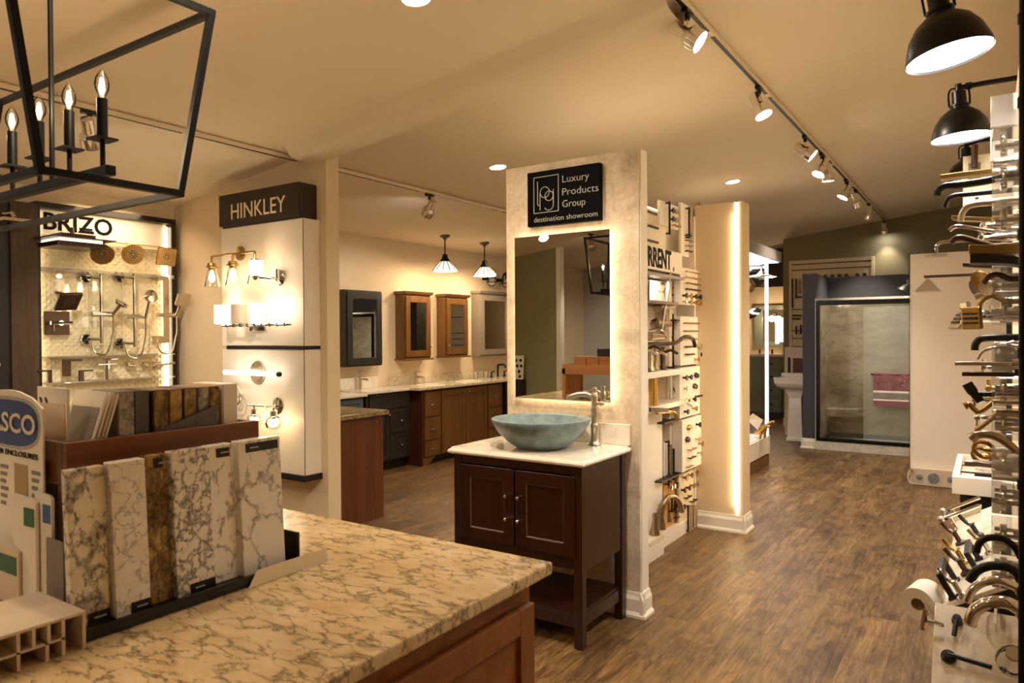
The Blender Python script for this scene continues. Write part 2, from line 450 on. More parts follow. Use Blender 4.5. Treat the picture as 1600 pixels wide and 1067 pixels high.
def base(name, pts, h=.13, t=.018):      # skirting profile along a polyline (closed outward by normals given per segment)
    g = G()
    for (x0, y0), (x1, y1), (nx, ny) in pts:
        d = Vector((x1-x0, y1-y0, 0)).normalized()
        a = Vector((x0, y0, 0)); L = (Vector((x1, y1, 0))-a).length; n = Vector((nx, ny, 0))
        pr = [(0, 0), (t*1.6, 0), (t*1.6, .016), (t, .03), (t, h*.72), (t*.55, h*.86), (t*.4, h), (0, h)]
        g.prism([a + n*q + Z*z for q, z in pr], d*L)
    return struct(name, g, 'white_trim', None)
base('baseboard_back', [((-2.75, YB), (-2.02, YB), (0, -1))])

# ---------------------------------------------------------------- display partition with mirror and sign
t = thing('display_partition', 'free-standing mottled plaster partition carrying the mirror above the espresso vanity', 'partition', (-1.95, 3.55, 0))
build('plaster_face', G().box(-2.37, -1.53, 3.50, 3.515, .0, 2.472), 'plaster_wall', t)
build('side_panel', G().box(-2.37, -1.523, 3.515, 3.597, 0, 2.472), 'white_panel', t)
def skirt(parent, name, segs, h=.13, tt=.018):
    g = G()
    for (x0, y0), (x1, y1), (nx, ny) in segs:
        a = Vector((x0, y0, 0)); d = Vector((x1-x0, y1-y0, 0)); n = Vector((nx, ny, 0))
        pr = [(0, 0), (tt*1.7, 0), (tt*1.7, .014), (tt, .03), (tt, h*.72), (tt*.55, h*.86), (tt*.4, h), (0, h)]
        g.prism([a + n*q + Z*z for q, z in pr], d)
    return build(name, g, 'white_trim', parent)
skirt(t, 'skirting', [((-2.37, 3.5), (-1.50, 3.5), (0, -1)), ((-1.523, 3.475), (-1.523, 3.6), (1, 0))])
t = thing('backlit_mirror', 'tall rectangular frameless mirror with warm backlight on the plaster partition', 'mirror', (-1.98, 3.46, 1.13))
build('glass', G().box(-2.283, -1.677, 3.455, 3.462, 1.132, 2.057), 'mirror_glass', t)
build('back_box', G().box(-2.262, -1.698, 3.462, 3.4985, 1.155, 2.035), 'white_panel', t)
g = G(); a, b_, c, d = -2.270, -1.690, 1.147, 2.043
g.box(a-.004, a, 3.472, 3.488, c, d); g.box(b_, b_+.004, 3.472, 3.488, c, d); g.box(a, b_, 3.472, 3.488, d, d+.004); g.box(a, b_, 3.472, 3.488, c-.004, c)
build('light_strip', g, 'mirror_led', t)
t = thing('wall_sign', 'black sign board with thin grey lettering above the backlit mirror', 'sign', (-1.97, 3.48, 2.11))
build('board', G().box(-2.198, -1.738, 3.462, 3.4995, 2.113, 2.421), 'sign_black', t, bev=.002)
yf = 3.4615
text('lettering', 'Luxury', 'letter_grey', t, (-1.966,3.461,2.339), X, Z, .040, .165, .002, -.012)
text('lettering', 'Products', 'letter_grey', t, (-1.967,3.461,2.268), X, Z, .040, .222, .002, -.012)
text('lettering', 'Group', 'letter_grey', t, (-1.967,3.462,2.202), X, Z, .040, .142, .002, -.012)
text('lettering', 'destination showroom', 'letter_grey', t, (-2.153,3.462,2.134), X, Z, .030, .402, .002, -.012)
g = G()
p = [Vector((-2.153,3.46,2.387)), Vector((-1.992,3.46,2.388)), Vector((-1.993,3.46,2.187)), Vector((-2.153,3.46,2.185))]
for i in range(4): g.tube([p[i], p[(i+1) % 4]], .0022, 5)
def seg(*pts): g.tube([Vector(q) for q in pts], .0024, 5)
L0 = Vector((-2.128,3.46,2.364)); 
seg(L0, L0 + Z*-.125); g.tube(arc(L0+Vector((.012, 0, -.125)), .012, 180, 280, 6, X, Z), .0024, 5)
pc = L0 + Vector((.047, 0, -.065)); g.ring(pc, Y, .030, .0022, 24, 5); seg(pc + X*-.031, pc + Vector((-.031, 0, -.098)))
qc = L0 + Vector((.075, 0, -.088)); g.ring(qc, Y, .027, .0022, 24, 5); seg(qc + Vector((.028, 0, .035)), qc + Vector((.028, 0, -.05)))
g.tube(arc(qc + Vector((-.002, 0, -.05)), .030, 0, -150, 10, X, Z), .0022, 5)
build('emblem', g, 'letter_grey', t)

# ---------------------------------------------------------------- espresso vanity, top, bowl, tap
def handle_bar(parent, x, y, z0, z1, name='handle'):
    g = G().tube([(x, y-.03, z0-.012), (x, y-.03, z1+.012)], .004, 8)
    h = build(name, g, 'bronze', parent, True)
    g = G()
    for z in (z0, z1): build('handle_post', G().tube([(x, y, z), (x, y-.022, z)], .006, 8).sphere((x, y-.03, z), .0095, 10), 'chrome', h, True)
    return h
def panel_door(parent, x0, x1, z0, z1, y, m, fw=.055, th=.02, name='door', bead=None):
    # five-piece door facing -Y at front plane y
    g = G()
    g.box(x0, x0+fw, y, y+th, z0, z1); g.box(x1-fw, x1, y, y+th, z0, z1)
    g.box(x0+fw, x1-fw, y, y+th, z1-fw, z1); g.box(x0+fw, x1-fw, y, y+th, z0, z0+fw)
    d = build(name, g, m, parent, bev=.002)
    k = .012
    build('field_panel', G().box(x0+fw, x1-fw, y+.010, y+th-.001, z0+fw, z1-fw), m, d)
    g = G(); a, b2, c, e = x0+fw, x1-fw, z0+fw, z1-fw
    g.tube([(a, y+.007, c), (a, y+.007, e)], .006, 6); g.tube([(b2, y+.007, c), (b2, y+.007, e)], .005, 6)
    g.tube([(a, y+.007, c), (b2, y+.007, c)], .005, 6); g.tube([(a, y+.007, e), (b2, y+.007, e)], .005, 6)
    if bead: build('bead', g, bead, d)
    return d
t = thing('vanity_cabinet', 'dark espresso vanity cabinet with two panelled doors and open bottom shelf', 'vanity', (-1.98, 3.2, 0))
x0, x1, yf, yb = -2.36, -1.595, 2.975, 3.462
for lx in (x0, x1-.045):
    for ly in (yf, yb-.045):
        build('leg', G().box(lx, lx+.045, ly, ly+.045, 0, .87), 'espresso' if lx < -2 or True else '', t, bev=.003)
build('side_panel', G().box(x1-.03, x1-.006, yf+.045, yb-.045, .368, .87), 'espresso', t)
build('side_panel', G().box(x0+.006, x0+.03, yf+.045, yb-.045, .368, .87), 'espresso', t)
build('back_panel', G().box(x0+.045, x1-.045, yb-.03, yb-.012, .39, .87), 'espresso', t)
build('cabinet_floor', G().box(x0+.03, x1-.03, yf+.03, yb-.03, .395, .412), 'espresso', t)
for z0_, z1_ in ((.828, .87), (.375, .43)): build('face_rail', G().box(x0+.045, x1-.045, yf+.006, yf+.03, z0_, z1_), 'espresso', t)
build('bottom_shelf', G().box(x0+.02, x1-.02, yf+.02, yb-.02, .158, .172), 'espresso', t)
for bb in ((x0+.045, x1-.045, yf+.008, yf+.026), (x1-.032, x1-.012, yf+.045, yb-.045), (x0+.012, x0+.032, yf+.045, yb-.045)): build('shelf_rail', G().box(*bb, .098, .158), 'espresso', t)
d1 = panel_door(t, -2.312, -1.976, .435, .822, 2.968, 'espresso', .062, .02, 'door', 'bead_brown')
d2 = panel_door(t, -1.966, -1.628, .435, .822, 2.968, 'espresso', .062, .02, 'door', 'bead_brown')
handle_bar(d1, -2.008, 2.968, .575, .69); handle_bar(d2, -1.936, 2.968, .575, .69)
t = thing('vanity_worktop', 'cream veined stone vanity top with a backsplash under the blue bowl', 'worktop', (-1.98, 3.2, .87))
g = G(); z0, z1 = .871, .906
prof = [(.0, z0), (.012, z0), (.020, z0+.006), (.022, z0+.014), (.018, z0+.022), (.008, z0+.028), (.004, z1), (-.01, z1)]
xa, xb, ya, yb2 = -2.385, -1.575, 2.955, 3.497
rect = lambda o: [(xa-o+.02, ya-o+.02), (xb+o-.02, ya-o+.02), (xb+o-.02, yb2), (xa-o+.02, yb2)]
vs = []; 
for o_, zz in prof: vs += [(px, py, zz) for px, py in rect(o_)]
n = len(prof); fs = [(3, 2, 1, 0), tuple(4*(n-1)+i for i in range(4))]
for i in range(n-1):
    for j in range(4): fs.append((4*i+j, 4*i+(j+1) % 4, 4*i+4+(j+1) % 4, 4*i+4+j))
g.add(vs, fs)
build('stone_top', g, 'white_stone', t)
build('backsplash', G().box(-2.385, -1.578, 3.478, 3.4985, .9062, 1.018), 'white_stone', t, bev=.003)
single('vessel_bowl', G().lathe([(.0, .9065), (.118, .9065), (.128, .909), (.17, .935), (.222, .985), (.252, 1.030), (.262, 1.052), (.260, 1.059), (.232, 1.057), (.222, 1.05), (.19, 1.0), (.13, .955), (0, .94)], (-1.955, 3.20, 0), 56), 'bowl_glaze', 'round blue-grey stone vessel bowl sitting on the cream vanity top', 'basin', smooth=True, ang=50)
t = thing('vessel_faucet', 'tall brushed nickel vessel faucet standing beside the blue-grey bowl', 'faucet', (-1.743, 3.402, .9065))
cx, cy = -1.743, 3.402
build('body', G().lathe([(.034, .9065), (.034, .914), (.027, .922), (.022, .945), (.021, 1.0), (.0255, 1.012), (.021, 1.02), (.0165, 1.04), (.019, 1.075), (.0235, 1.10), (.018, 1.112), (.02, 1.15), (.022, 1.17), (.016, 1.185), (.012, 1.195), (.016, 1.203), (.012, 1.215), (0, 1.218)], (cx, cy, 0), 24), 'nickel', t, True, ang=50)
sp = smoothpath([(cx, cy, 1.155), (cx-.04, cy-.012, 1.178), (cx-.085, cy-.03, 1.176), (cx-.125, cy-.045, 1.163), (cx-.142, cy-.05, 1.15)], 5)
build('spout', G().tube(sp, [.014]*(len(sp)-3)+[.011, .009, .009], 12), 'nickel', t, True)
h = build('lever', G().tube([(cx+.01, cy, 1.13), (cx+.04, cy-.004, 1.132)], .009, 12), 'nickel', t, True)
build('lever_knob', G().sphere((cx+.044, cy-.004, 1.132), .014), 'nickel', h, True)

# ---------------------------------------------------------------- stone island
t = thing('kitchen_island', 'brown wooden island base with a panelled drawer facing the aisle', 'cabinet', (-2.3, 1.0, 0))
x1 = -.985
build('carcass', G().box(-3.75, x1-.022, .18, 1.585, .09, .866), 'island_wood', t)
build('plinth', G().box(-3.70, x1-.08, .23, 1.53, 0, .09), 'island_wood', t)
def end_front(y0, y1, z0, z1, fw=.065):       # panelled front facing +X
    g = G(); xa, xb = x1-.021, x1
    g.box(xa, xb, y0, y0+fw, z0, z1); g.box(xa, xb, y1-fw, y1, z0, z1)
    g.box(xa, xb, y0+fw, y1-fw, z1-fw, z1); g.box(xa, xb, y0+fw, y1-fw, z0, z0+fw)
    return g
for (y0, y1, z0, z1, nm) in ((.90, 1.575, .48, .80, 'drawer'), (.90, 1.575, .11, .47, 'door'), (.20, .885, .48, .80, 'drawer'), (.20, .885, .11, .47, 'door')):
    d = build(nm, end_front(y0, y1, z0, z1), 'island_wood', t, bev=.0025)
    build('field_panel', G().box(x1-.02, x1-.011, y0+.065, y1-.065, z0+.065, z1-.065), 'island_wood', d)
    g = G(); ym = (y0+y1)/2; zm = (z0+z1)/2
    g.box(x1, x1+.014, ym-.008, ym+.008, zm-.008, zm+.008); g.box(x1+.014, x1+.026, ym-.02, ym+.02, zm-.016, zm+.016)
    build('knob', g, 'black_satin', d, bev=.003)
t = single('island_worktop', G().box(-3.78, -.955, .15, 1.62, .867, .9), 'island_stone', 'veined beige stone worktop of the island in front', 'worktop', bev=.006)

# sample rack : tray of leaning slabs with wooden bin behind
t = thing('sample_bin', 'cherry wood bin on legs holding upright sample boxes on the island', 'rack', (-1.75, 1.0, .9))
bx0, bx1, by0, by1 = -2.02, -1.63, .735, 1.216
zt = 1.273; zb = 1.18
build('front_board', G().box(bx1-.02, bx1, by0, by1, zb, zt), 'cherry_rail', t, bev=.002)
build('back_board', G().box(bx0, bx0+.02, by0, by1, zb, zt), 'cherry_rail', t, bev=.002)
build('end_board', G().box(bx0+.0201, bx1-.0201, by0, by0+.02, zb, zt), 'cherry', t, bev=.002)
build('end_board', G().box(bx0+.0201, bx1-.0201, by1-.02, by1, zb, zt), 'cherry', t, bev=.002)
build('bin_floor', G().box(bx0+.02, bx1-.02, by0+.02, by1-.02, zb, zb+.012), 'cherry', t)
for lx in (bx0, bx1-.04):
    for ly in (by0, by1-.03): build('leg', G().box(lx, lx+.04, ly, ly+.03, .9005, zb), 'cherry', t)
build('back_panel', G().box(bx0+.04, bx0+.05, by0+.03, by1-.03, .9005, zb), 'dark_board', t)
# tray
t = thing('slab_tray', 'black plastic tray holding six leaning stone sample slabs', 'tray', (-1.54, 1.0, .9))
build('tray_base', G().box(-1.60, -1.468, .68, 1.235, .9005, .914), 'black_satin', t, bev=.002)
build('tray_lip', G().box(-1.478, -1.468, .68, 1.235, .914, .925), 'black_satin', t)
build('end_plate', G().box(-1.60, -1.50, 1.235, 1.241, .9005, .985), 'black_satin', t)
slabs = [
    ('slab_bold', .690, .764, 1.232, 1, 'bold grey veined cream sample slab, largest pattern in the tray', .022),
    ('slab_soft', .770, .843, 1.236, 1, 'pale cream sample slab with faint grey specks beside the bold veined one', .03),
    ('slab_gold', .849, .898, 1.238, 2, 'gold and brown granite sample slab standing in the tray', .02),
    ('slab_speck', .904, .997, 1.240, 1, 'white sample slab with dense grey speckles beside the gold one', .03),
    ('slab_line', 1.003, 1.067, 1.239, 2, 'narrow white sample slab with thin grey veins and a black tag', .028),
    ('slab_pale', 1.074, 1.197, 1.242, 2, 'wide nearly plain white sample slab at the island corner end of the tray', .028)]
for i, (m_, y0, y1, zt_, tg, lab, th) in enumerate(slabs):
    o = thing('stone_sample', lab, 'sample', (-1.51, (y0+y1)/2, .914), 'leaning stone sample slabs')
    g = G(); z0 = .9145
    top = (-1.535, zt_); bot = (-1.515, z0)
    if i in (1, 3, 5): dx = .014
    else: dx = 0
    g.prism([(bot[0]+dx, y0, bot[1]), (bot[0]+dx-th, y0, bot[1]), (top[0]+dx-th, y0, top[1]), (top[0]+dx, y0, top[1])], (0, y1-y0, 0))
    build('slab', g, m_, o, bev=.002)
    sl = (top[0]-bot[0])/(top[1]-bot[1])
    def on(y, z, out=.0012): return Vector((bot[0]+dx + sl*(z-bot[1]) + out, y, z))
    if tg:
        if tg == 1: za, zb_, ya_, yb_ = z0+.002, z0+.024, y0+.03, y1
        else: za, zb_, ya_, yb_ = zt_-.03, zt_-.008, y0+.02, y1-.008
        gg = G().prism([on(ya_, za), on(yb_, za), on(yb_, zb_), on(ya_, zb_)], (-.0008, 0, 0))
        lb = build('label_strip', gg, 'black_satin', o)
        gg = G().prism([on(ya_+.012, za+.009, .0016), on(ya_+.036, za+.009, .0016), on(ya_+.036, za+.012, .0016), on(ya_+.012, za+.012, .0016)], (-.0006, 0, 0))
        build('print_line', gg, 'letter_grey', lb)
single('price_card', G().prism([(-1.458, 1.055, .9008), (-1.458, 1.30, .9008), (-1.467, 1.30, .934), (-1.467, 1.085, .934)], (-.0015, 0, 0)), 'paper_cream', 'long cream card leaning on the front of the slab tray', 'card')
# sample boxes standing in the bin
def sbox(y0, y1, x0, x1, zt_, front, lab, side='slab_pale', dots=False):
    o = thing('sample_box', lab, 'sample', ((x0+x1)/2, (y0+y1)/2, zb+.012), 'upright sample boxes in the bin')
    build('block', G().box(x0, x1-.004, y0, y1, zb+.0125, zt_), side, o, bev=.0015)
    build('face', G().box(x1-.004, x1, y0+.002, y1-.002, zb+.014, zt_-.002), front, o)
    if dots:
        g = G()
        for yy, xx in ((y0-.0008, x0+.02), (y0-.0008, x1-.03)): g.lathe([(.006, 0), (.006, .0016)], (xx, yy, zt_-.03), 12, (0, 1, 0))
        build('spot', g, 'black_satin', o)
sbox(0.862, 0.9007, -1.79, -1.665, 1.373, 'granite_grey', 'sample box with speckled grey and white face next to the slanted cards', 'card_grey', True)
sbox(0.905, 0.942, -1.80, -1.675, 1.370, 'granite_dark', 'sample box with plain dark slate face in the bin', 'card_dark')
sbox(0.9472, 0.985, -1.80, -1.668, 1.370, 'slab_gold', 'sample box with brown mottled granite face beside the slate one', 'oak_dark')
sbox(0.9885, 1.0229, -1.80, -1.67, 1.369, 'granite_gold', 'sample box with gold and black granite face in the bin middle', 'oak_brown')
sbox(1.028, 1.0624, -1.80, -1.672, 1.370, 'granite_brown', 'sample box with olive brown granite face', 'oak_dark')
sbox(1.065, 1.096, -1.80, -1.671, 1.370, 'granite_grey', 'sample box with small salt and pepper granite face', 'card_grey')
sbox(1.1003, 1.1295, -1.80, -1.674, 1.370, 'slab_gold', 'sample box with tan face and black lettering on its spine', 'maple')
sbox(1.1321, 1.176, -1.80, -1.664, 1.374, 'white_panel', 'plain white sample box at the far end of the bin', 'white_panel')
single('slate_strip', G().prism([(-1.652, .93, 1.255), (-1.652, 1.11, 1.255), (-1.656, 1.11, 1.322), (-1.656, .945, 1.272)], (-.006, 0, 0)), 'granite_dark', 'dark grey wedge strip leaning on the sample boxes inside the bin', 'sample')
def card(y, x0, x1, z1, lean, m_, lab, grp, inset=None, th=.004, mark=False):
    o = thing('sample_folder', lab, 'folder', ((x0+x1)/2, y, zb+.012), grp)
    z0 = zb+.0125
    P = lambda x, z, off=0: Vector((x, y + lean*(z-z0)/(z1-z0) + off, z))
    build('cover', G().prism([P(x0, z0), P(x1, z0), P(x1, z1), P(x0, z1)], (0, th, 0)), m_, o)
    if inset:
        build('swatch', G().prism([P(x0+.01, z0+.01, -.001), P(x1-.008, z0+.01, -.001), P(x1-.008, z1-.035, -.001), P(x0+.01, z1-.035, -.001)], (0, .0008, 0)), inset, o)
    if mark:
        g = G()
        for k in (0, 1): g.lathe([(.009, 0), (.009, .001)], P(x0+.018+.026*k, z1-.03, -.0012), 12, (0, 1, 0), .5)
        build('spot', g, 'card_dark', o)
card(.768, -1.84, -1.70, 1.385, 0.0, 'paper_white', 'cream sample folder with two dark spots standing upright in the bin', None, 'plastic_white', .006, True)
for k in range(4):
    card(.778+.010*k, -1.80+.004*k, -1.657-.003*k, 1.375-.002*k, .055, 'paper_white' if k != 2 else 'plastic_white',
         ['slanted white folder with a large grey swatch, first of the fan', 'slanted white folder tucked second in the fan', 'slanted off-white folder, third in the fan', 'slanted white folder at the back of the fan beside the speckled box'][k], 'slanted sample folders in the bin', 'card_grey' if k == 0 else None, .004)
# brochure sign, brochures, white organiser at the picture edge
o = thing('brochure_sign', 'upright shower enclosure brochure sign with blue oval emblem at the bin', 'sign', (-1.87, .72, .9))
A = Vector((-1.816,0.608,1.02)); 
sx0, sx1, sy = -2.039, -1.708, .722
def sp_(u, z, off=0): return Vector((sx0+(sx1-sx0)*u, .722 - off, z))
top = [(0, 1.3460), (.15, 1.3653), (.35, 1.3773), (.5, 1.3797), (.65, 1.3773), (.85, 1.3653), (1, 1.3436)]
g = G().prism([sp_(0, .93), sp_(1, .93)] + [sp_(u, z) for u, z in top[::-1]], (0, .004, 0)); build('card', g, 'paper_white', o)
ov = lambda ku, kz, off: [sp_(.5+ku*math.copysign(abs(math.cos(a))**.62, math.cos(a)), 1.3051+kz*math.copysign(abs(math.sin(a))**.8, math.sin(a)), off) for a in [2*PI*i/32 for i in range(32)]]
build('emblem_border', G().prism(ov(.47, .060, .001), (0, .001, 0)), 'letter_grey', o)
build('emblem', G().prism(ov(.445, .052, .002), (0, .001, 0)), 'logo_blue', o)
rd = (sp_(1, 0)-sp_(0, 0)).normalized()
text('lettering', 'BASCO', 'letter_white', o, sp_(.10, 1.2847, .003), rd, Z, .043, .271, .001, .02)
text('lettering', 'SHOWER ENCLOSURES', 'letter_black', o, sp_(.08, 1.2305, .001), rd, Z, .012, .283, .001, .01)
for k, u in enumerate((.1, .58)):
    build('door_picture', G().prism([sp_(u, 1.0910, .001), sp_(u+.2, 1.0910, .001), sp_(u+.2, 1.2137, .001), sp_(u, 1.2137, .001)], (0, .001, 0)), 'print_tan', o)
    g = G()
    for q in range(6): g.prism([sp_(u+.26, 1.2053-.017*q, .001), sp_(u+.38-.02*(q % 3), 1.2053-.017*q, .001), sp_(u+.38-.02*(q % 3), 1.1968-.017*q, .001), sp_(u+.26, 1.1968-.017*q, .001)], (0, .001, 0))
    build('caption_lines', g, 'card_grey', o)
def leaflet(x0, x1, y, z1, m_, lab, strip=None, slant=.004):
    q = thing('brochure', lab, 'brochure', ((x0+x1)/2, y, .9))
    P = lambda u, z, off=0: Vector((x0+(x1-x0)*u, y + slant*u - off, z))
    build('cover', G().prism([P(0, .91), P(1, .91), P(1, z1-.006), P(.85, z1), P(0, z1+.004)], (0, .006, 0)), m_, q)
    if strip: build('print_block', G().prism([P(.5, z1-.06, .001), P(.95, z1-.06, .001), P(.95, z1-.02, .001), P(.5, z1-.02, .001)], (0, .0008, 0)), strip, q)
leaflet((-1.802,0.7,1.143)[0], (-1.703,0.7,1.155)[0], .700, (-1.751,0.7,1.149)[2], 'paper_white', 'white brochure with a grey-green print block in front of the sign', 'print_green')
leaflet((-1.726,0.712,1.157)[0], (-1.658,0.712,1.165)[0], .712, (-1.69,0.712,1.161)[2], 'paper_white', 'white brochure with a blue print block beside the sign edge', 'print_blue')
leaflet((-1.661,0.706,1.065)[0], (-1.596,0.706,1.076)[0], .706, (-1.626,0.706,1.071)[2], 'card_grey', 'short grey brochure beside the dark bin opening', None)
leaflet((-1.947,0.69,1.02)[0], (-1.763,0.69,1.049)[0], .690, (-1.844,0.69,1.036)[2], 'plastic_white', 'low off-white brochure with a green block at the picture edge', 'print_green')
o = thing('desk_organizer', 'white plastic slotted organizer on the island at the picture edge', 'organizer', (-1.4, .5, .9))
oc = Vector((-1.542,0.544,0.955))
# axis-aligned box: front (slotted) face looks along +X
ox0, ox1, oy0, oy1, oz0, oz1 = -1.64, -1.446, .40, .683, .9005, .973
build('top_plate', G().box(ox0, ox1, oy0, oy1, oz1-.006, oz1), 'plastic_white', o, bev=.001)
g = G()
for yy in (.40, .485, .565, .590, .615, .640, .677): g.box(ox0+.004, ox1-.001, yy, yy+.006, oz0+.034, oz1-.006)
build('divider', g, 'plastic_white', o)['kind'] = 'stuff'
g = G(); g.box(ox0+.004, ox1-.001, oy0, .6465, oz0+.030, oz0+.034); build('lower_plate', g, 'plastic_white', o)
for yy in (.40, .565, .612, .640, .677): build('leg', G().box(ox0+.004, ox1-.001, yy, yy+.006, oz0, oz0+.034), 'plastic_white', o)
build('back_plate', G().box(ox0, ox0+.004, oy0, oy1, oz0, oz1-.006), 'plastic_white', o)

# second bin, seen in the mirror
t = thing('open_bin', 'maple wood open-fronted bin with box files, seen reflected in the mirror', 'rack', (-2.95, .95, .9))
a0, a1, b0, b1 = -3.28, -2.70, .80, 1.16
for lx in (a0, a1-.03):
    for ly in (b0, b1-.03): build('leg', G().box(lx, lx+.03, ly, ly+.03, .9005, 1.18), 'maple', t)
build('front_board', G().box(a0, a1, b1-.02, b1, 1.13, 1.22), 'maple', t); build('back_board', G().box(a0, a1, b0, b0+.02, 1.13, 1.22), 'maple', t)
build('end_board', G().box(a0, a0+.02, b0+.02, b1-.02, .94, 1.22), 'maple', t); build('end_board', G().box(a1-.02, a1, b0+.02, b1-.02, 1.13, 1.22), 'maple', t)
build('shelf', G().box(a0+.02, a1-.02, b0+.02, b1-.02, .925, .94), 'paper_cream', t); build('bin_floor', G().box(a0+.02, a1-.02, b0+.02, b1-.02, 1.13, 1.142), 'maple', t)
for k in range(4):
    q = single('box_file', G().box(a0+.05+.13*k, a0+.17+.13*k, .85, 1.02, 1.1425, 1.29), 'maple', ['tan box file in the reflected bin, at its open end', 'tan box file in the reflected bin, second along', 'tan box file in the reflected bin, third along', 'tan box file in the reflected bin, last along'][k], 'box file', 'box files in the reflected bin', bev=.002)
single('black_case', G().box(-3.06, -2.9, .82, .90, 1.29, 1.36) if False else G().box(-3.0, -2.86, .83, 1.0, 1.2905, 1.36), 'black_satin', 'small black case on top of the reflected box files', 'case')
# dotted sample card stand, seen in the mirror
t = thing('tile_stand', 'white card stand with dark round samples, seen reflected in the mirror', 'stand', (-5.68, -1.78, 0))
build('post_base', G().box(-5.76, -5.60, -1.84, -1.72, 0, .85), 'dark_board', t)
g = G().prism([(-5.78, -1.72, .85), (-5.58, -1.72, .85), (-5.60, -1.78, 1.19), (-5.76, -1.78, 1.19)], (0, -.02, 0)); c_ = build('card', g, 'paper_white', t)
g = G()
for i, (xx, zz) in enumerate(((-5.72, 1.12), (-5.64, 1.12), (-5.69, 1.04), (-5.62, 1.04), (-5.73, .96), (-5.65, .96), (-5.63, .89))): g.lathe([(.024, 0), (.024, .004)], (xx, -1.72-(zz-.85)*.176, zz), 12, (0, 1, .17))
build('round_samples', g, 'espresso', c_)['kind'] = 'stuff'
struct('trim_4', G().box(XL, -5.09, -1.87, -1.83, 0, .16), 'white_trim')

# ---------------------------------------------------------------- lantern chandelier over the island
t = thing('lantern_chandelier', 'black open-cage linear chandelier with four candle bulbs hanging over the island', 'chandelier', (-2.39, .95, 2.37))
zt, zb_ = 2.366, 1.872
yc = .909; ty, by = .247, .165
tx0, tx1, bx0_, bx1_ = -3.04, -1.735, -3.015, -1.757
T = [(tx0, yc-ty, zt), (tx1, yc-ty, zt), (tx1, yc+ty, zt), (tx0, yc+ty, zt)]
B = [(bx0_, yc-by, zb_), (bx1_, yc-by, zb_), (bx1_, yc+by, zb_), (bx0_, yc+by, zb_)]
def sqbar(g, a, b, r=.0085):
    a, b = Vector(a), Vector(b); d = (b-a); h = d.normalized()
    ref = Z if abs(h.z) < .8 else X
    u = h.cross(ref).normalized()*r; w = h.cross(u).normalized()*r
    g.obox((a+b)/2, d/2 + h*r*.9, u, w)
for nm, P4 in (('top_frame', T), ('bottom_frame', B)):
    g = G()
    for i in range(4): sqbar(g, P4[i], P4[(i+1) % 4])
    build(nm, g, 'black_iron', t)
for i in range(4):
    g = G(); sqbar(g, T[i], B[i]); build('corner_post', g, 'black_iron', t)
cx = -2.39; zbar = 1.893
build('candle_bar', G().box(cx-.615, cx+.615, yc-.012, yc+.012, zbar, zbar+.024), 'black_iron', t, bev=.002)
for sx_ in (-2.077, -2.703):
    g = G().tube([(sx_, yc, zbar), (sx_, yc, ceil_z(sx_)-.02)], .0065, 10); s_ = build('stem', g, 'black_iron', t, True)
    build('stem_sleeve', G().tube([(sx_, yc, 2.40), (sx_, yc, 2.47)], .0105, 10), 'black_iron', s_, True)
    build('ceiling_plate', G().lathe([(.065, -.03), (.065, .02)], (sx_, yc, ceil_z(sx_)-.02), 20), 'black_iron', s_, True)
for k in range(8):
    xx = -1.815-.1665*k; z0 = zbar+.024
    c_ = build('candle', G().tube([(xx, yc, z0+.070), (xx, yc, z0+.168)], .0125, 14), 'black_iron', t, True)
    g = G().tube([(xx, yc, z0), (xx, yc, z0+.068)], .006, 10); g.box(xx-.026, xx+.026, yc-.026, yc+.026, z0+.066, z0+.071)
    build('bobeche', g, 'black_iron', c_)
    zc = z0+.168
    build('bulb_glass', G().lathe([(.0085, 0), (.009, .008), (.0155, .022), (.0175, .036), (.014, .052), (.006, .066), (.002, .076), (0, .078)], (xx, yc, zc), 18), 'clear_glass', c_, True)
    build('filament', G().tube([(xx, yc, zc+.010), (xx, yc, zc+.024), (xx, yc, zc+.050)], [.003, .0075, .004], 10), 'bulb_warm', c_, True)
    lamp('candle_light', t, 'POINT', (xx, yc, zc+.036), K_BULB, WARM, .008)

# ---------------------------------------------------------------- light-fixture display on the stub wall
t = thing('lighting_display', 'white panel display board with black sign holding lit wall lamps', 'display', (-4.5, 3.45, .49))
hx0, hx1 = -5.0, -4.045
build('upper_panel', G().box(hx0, hx1, 3.40, 3.5495, 1.425, 2.335), 'white_panel', t, bev=.002)
build('lower_panel', G().box(hx0, hx1, 3.40, 3.5495, .50, 1.398), 'white_panel', t, bev=.002)
build('joint_strip', G().box(hx0+.06, hx1-.0, 3.395, 3.5495, 1.3985, 1.4245), 'black_satin', t)
build('base_strip', G().box(hx0, hx1+.012, 3.385, 3.5495, .458, .499), 'black_satin', t)
g = G(); g.box(hx1-.001, hx1+.001, 3.398, 3.403, .5, 2.33); build('corner_seam', g, 'sign_brown', t)
s_ = build('sign_box', G().box(-5.005, -4.07, 3.385, 3.5495, 2.352, 2.592), 'sign_brown', t, bev=.003)
build('sign_foot', G().box(-4.97, -4.075, 3.392, 3.5495, 2.3355, 2.352), 'black_satin', t)
text('lettering', 'HINKLEY', 'letter_cream', s_, (-4.847,3.384,2.395), X, Z, .118, .635, .003, .0)
s_ = build('switch_plate', G().box(hx1, hx1+.004, 3.435, 3.505, 1.70, 1.82), 'white_gloss', t, bev=.001)
build('switch_rocker', G().box(hx1+.004, hx1+.007, 3.455, 3.485, 1.73, 1.79), 'white_gloss', s_)
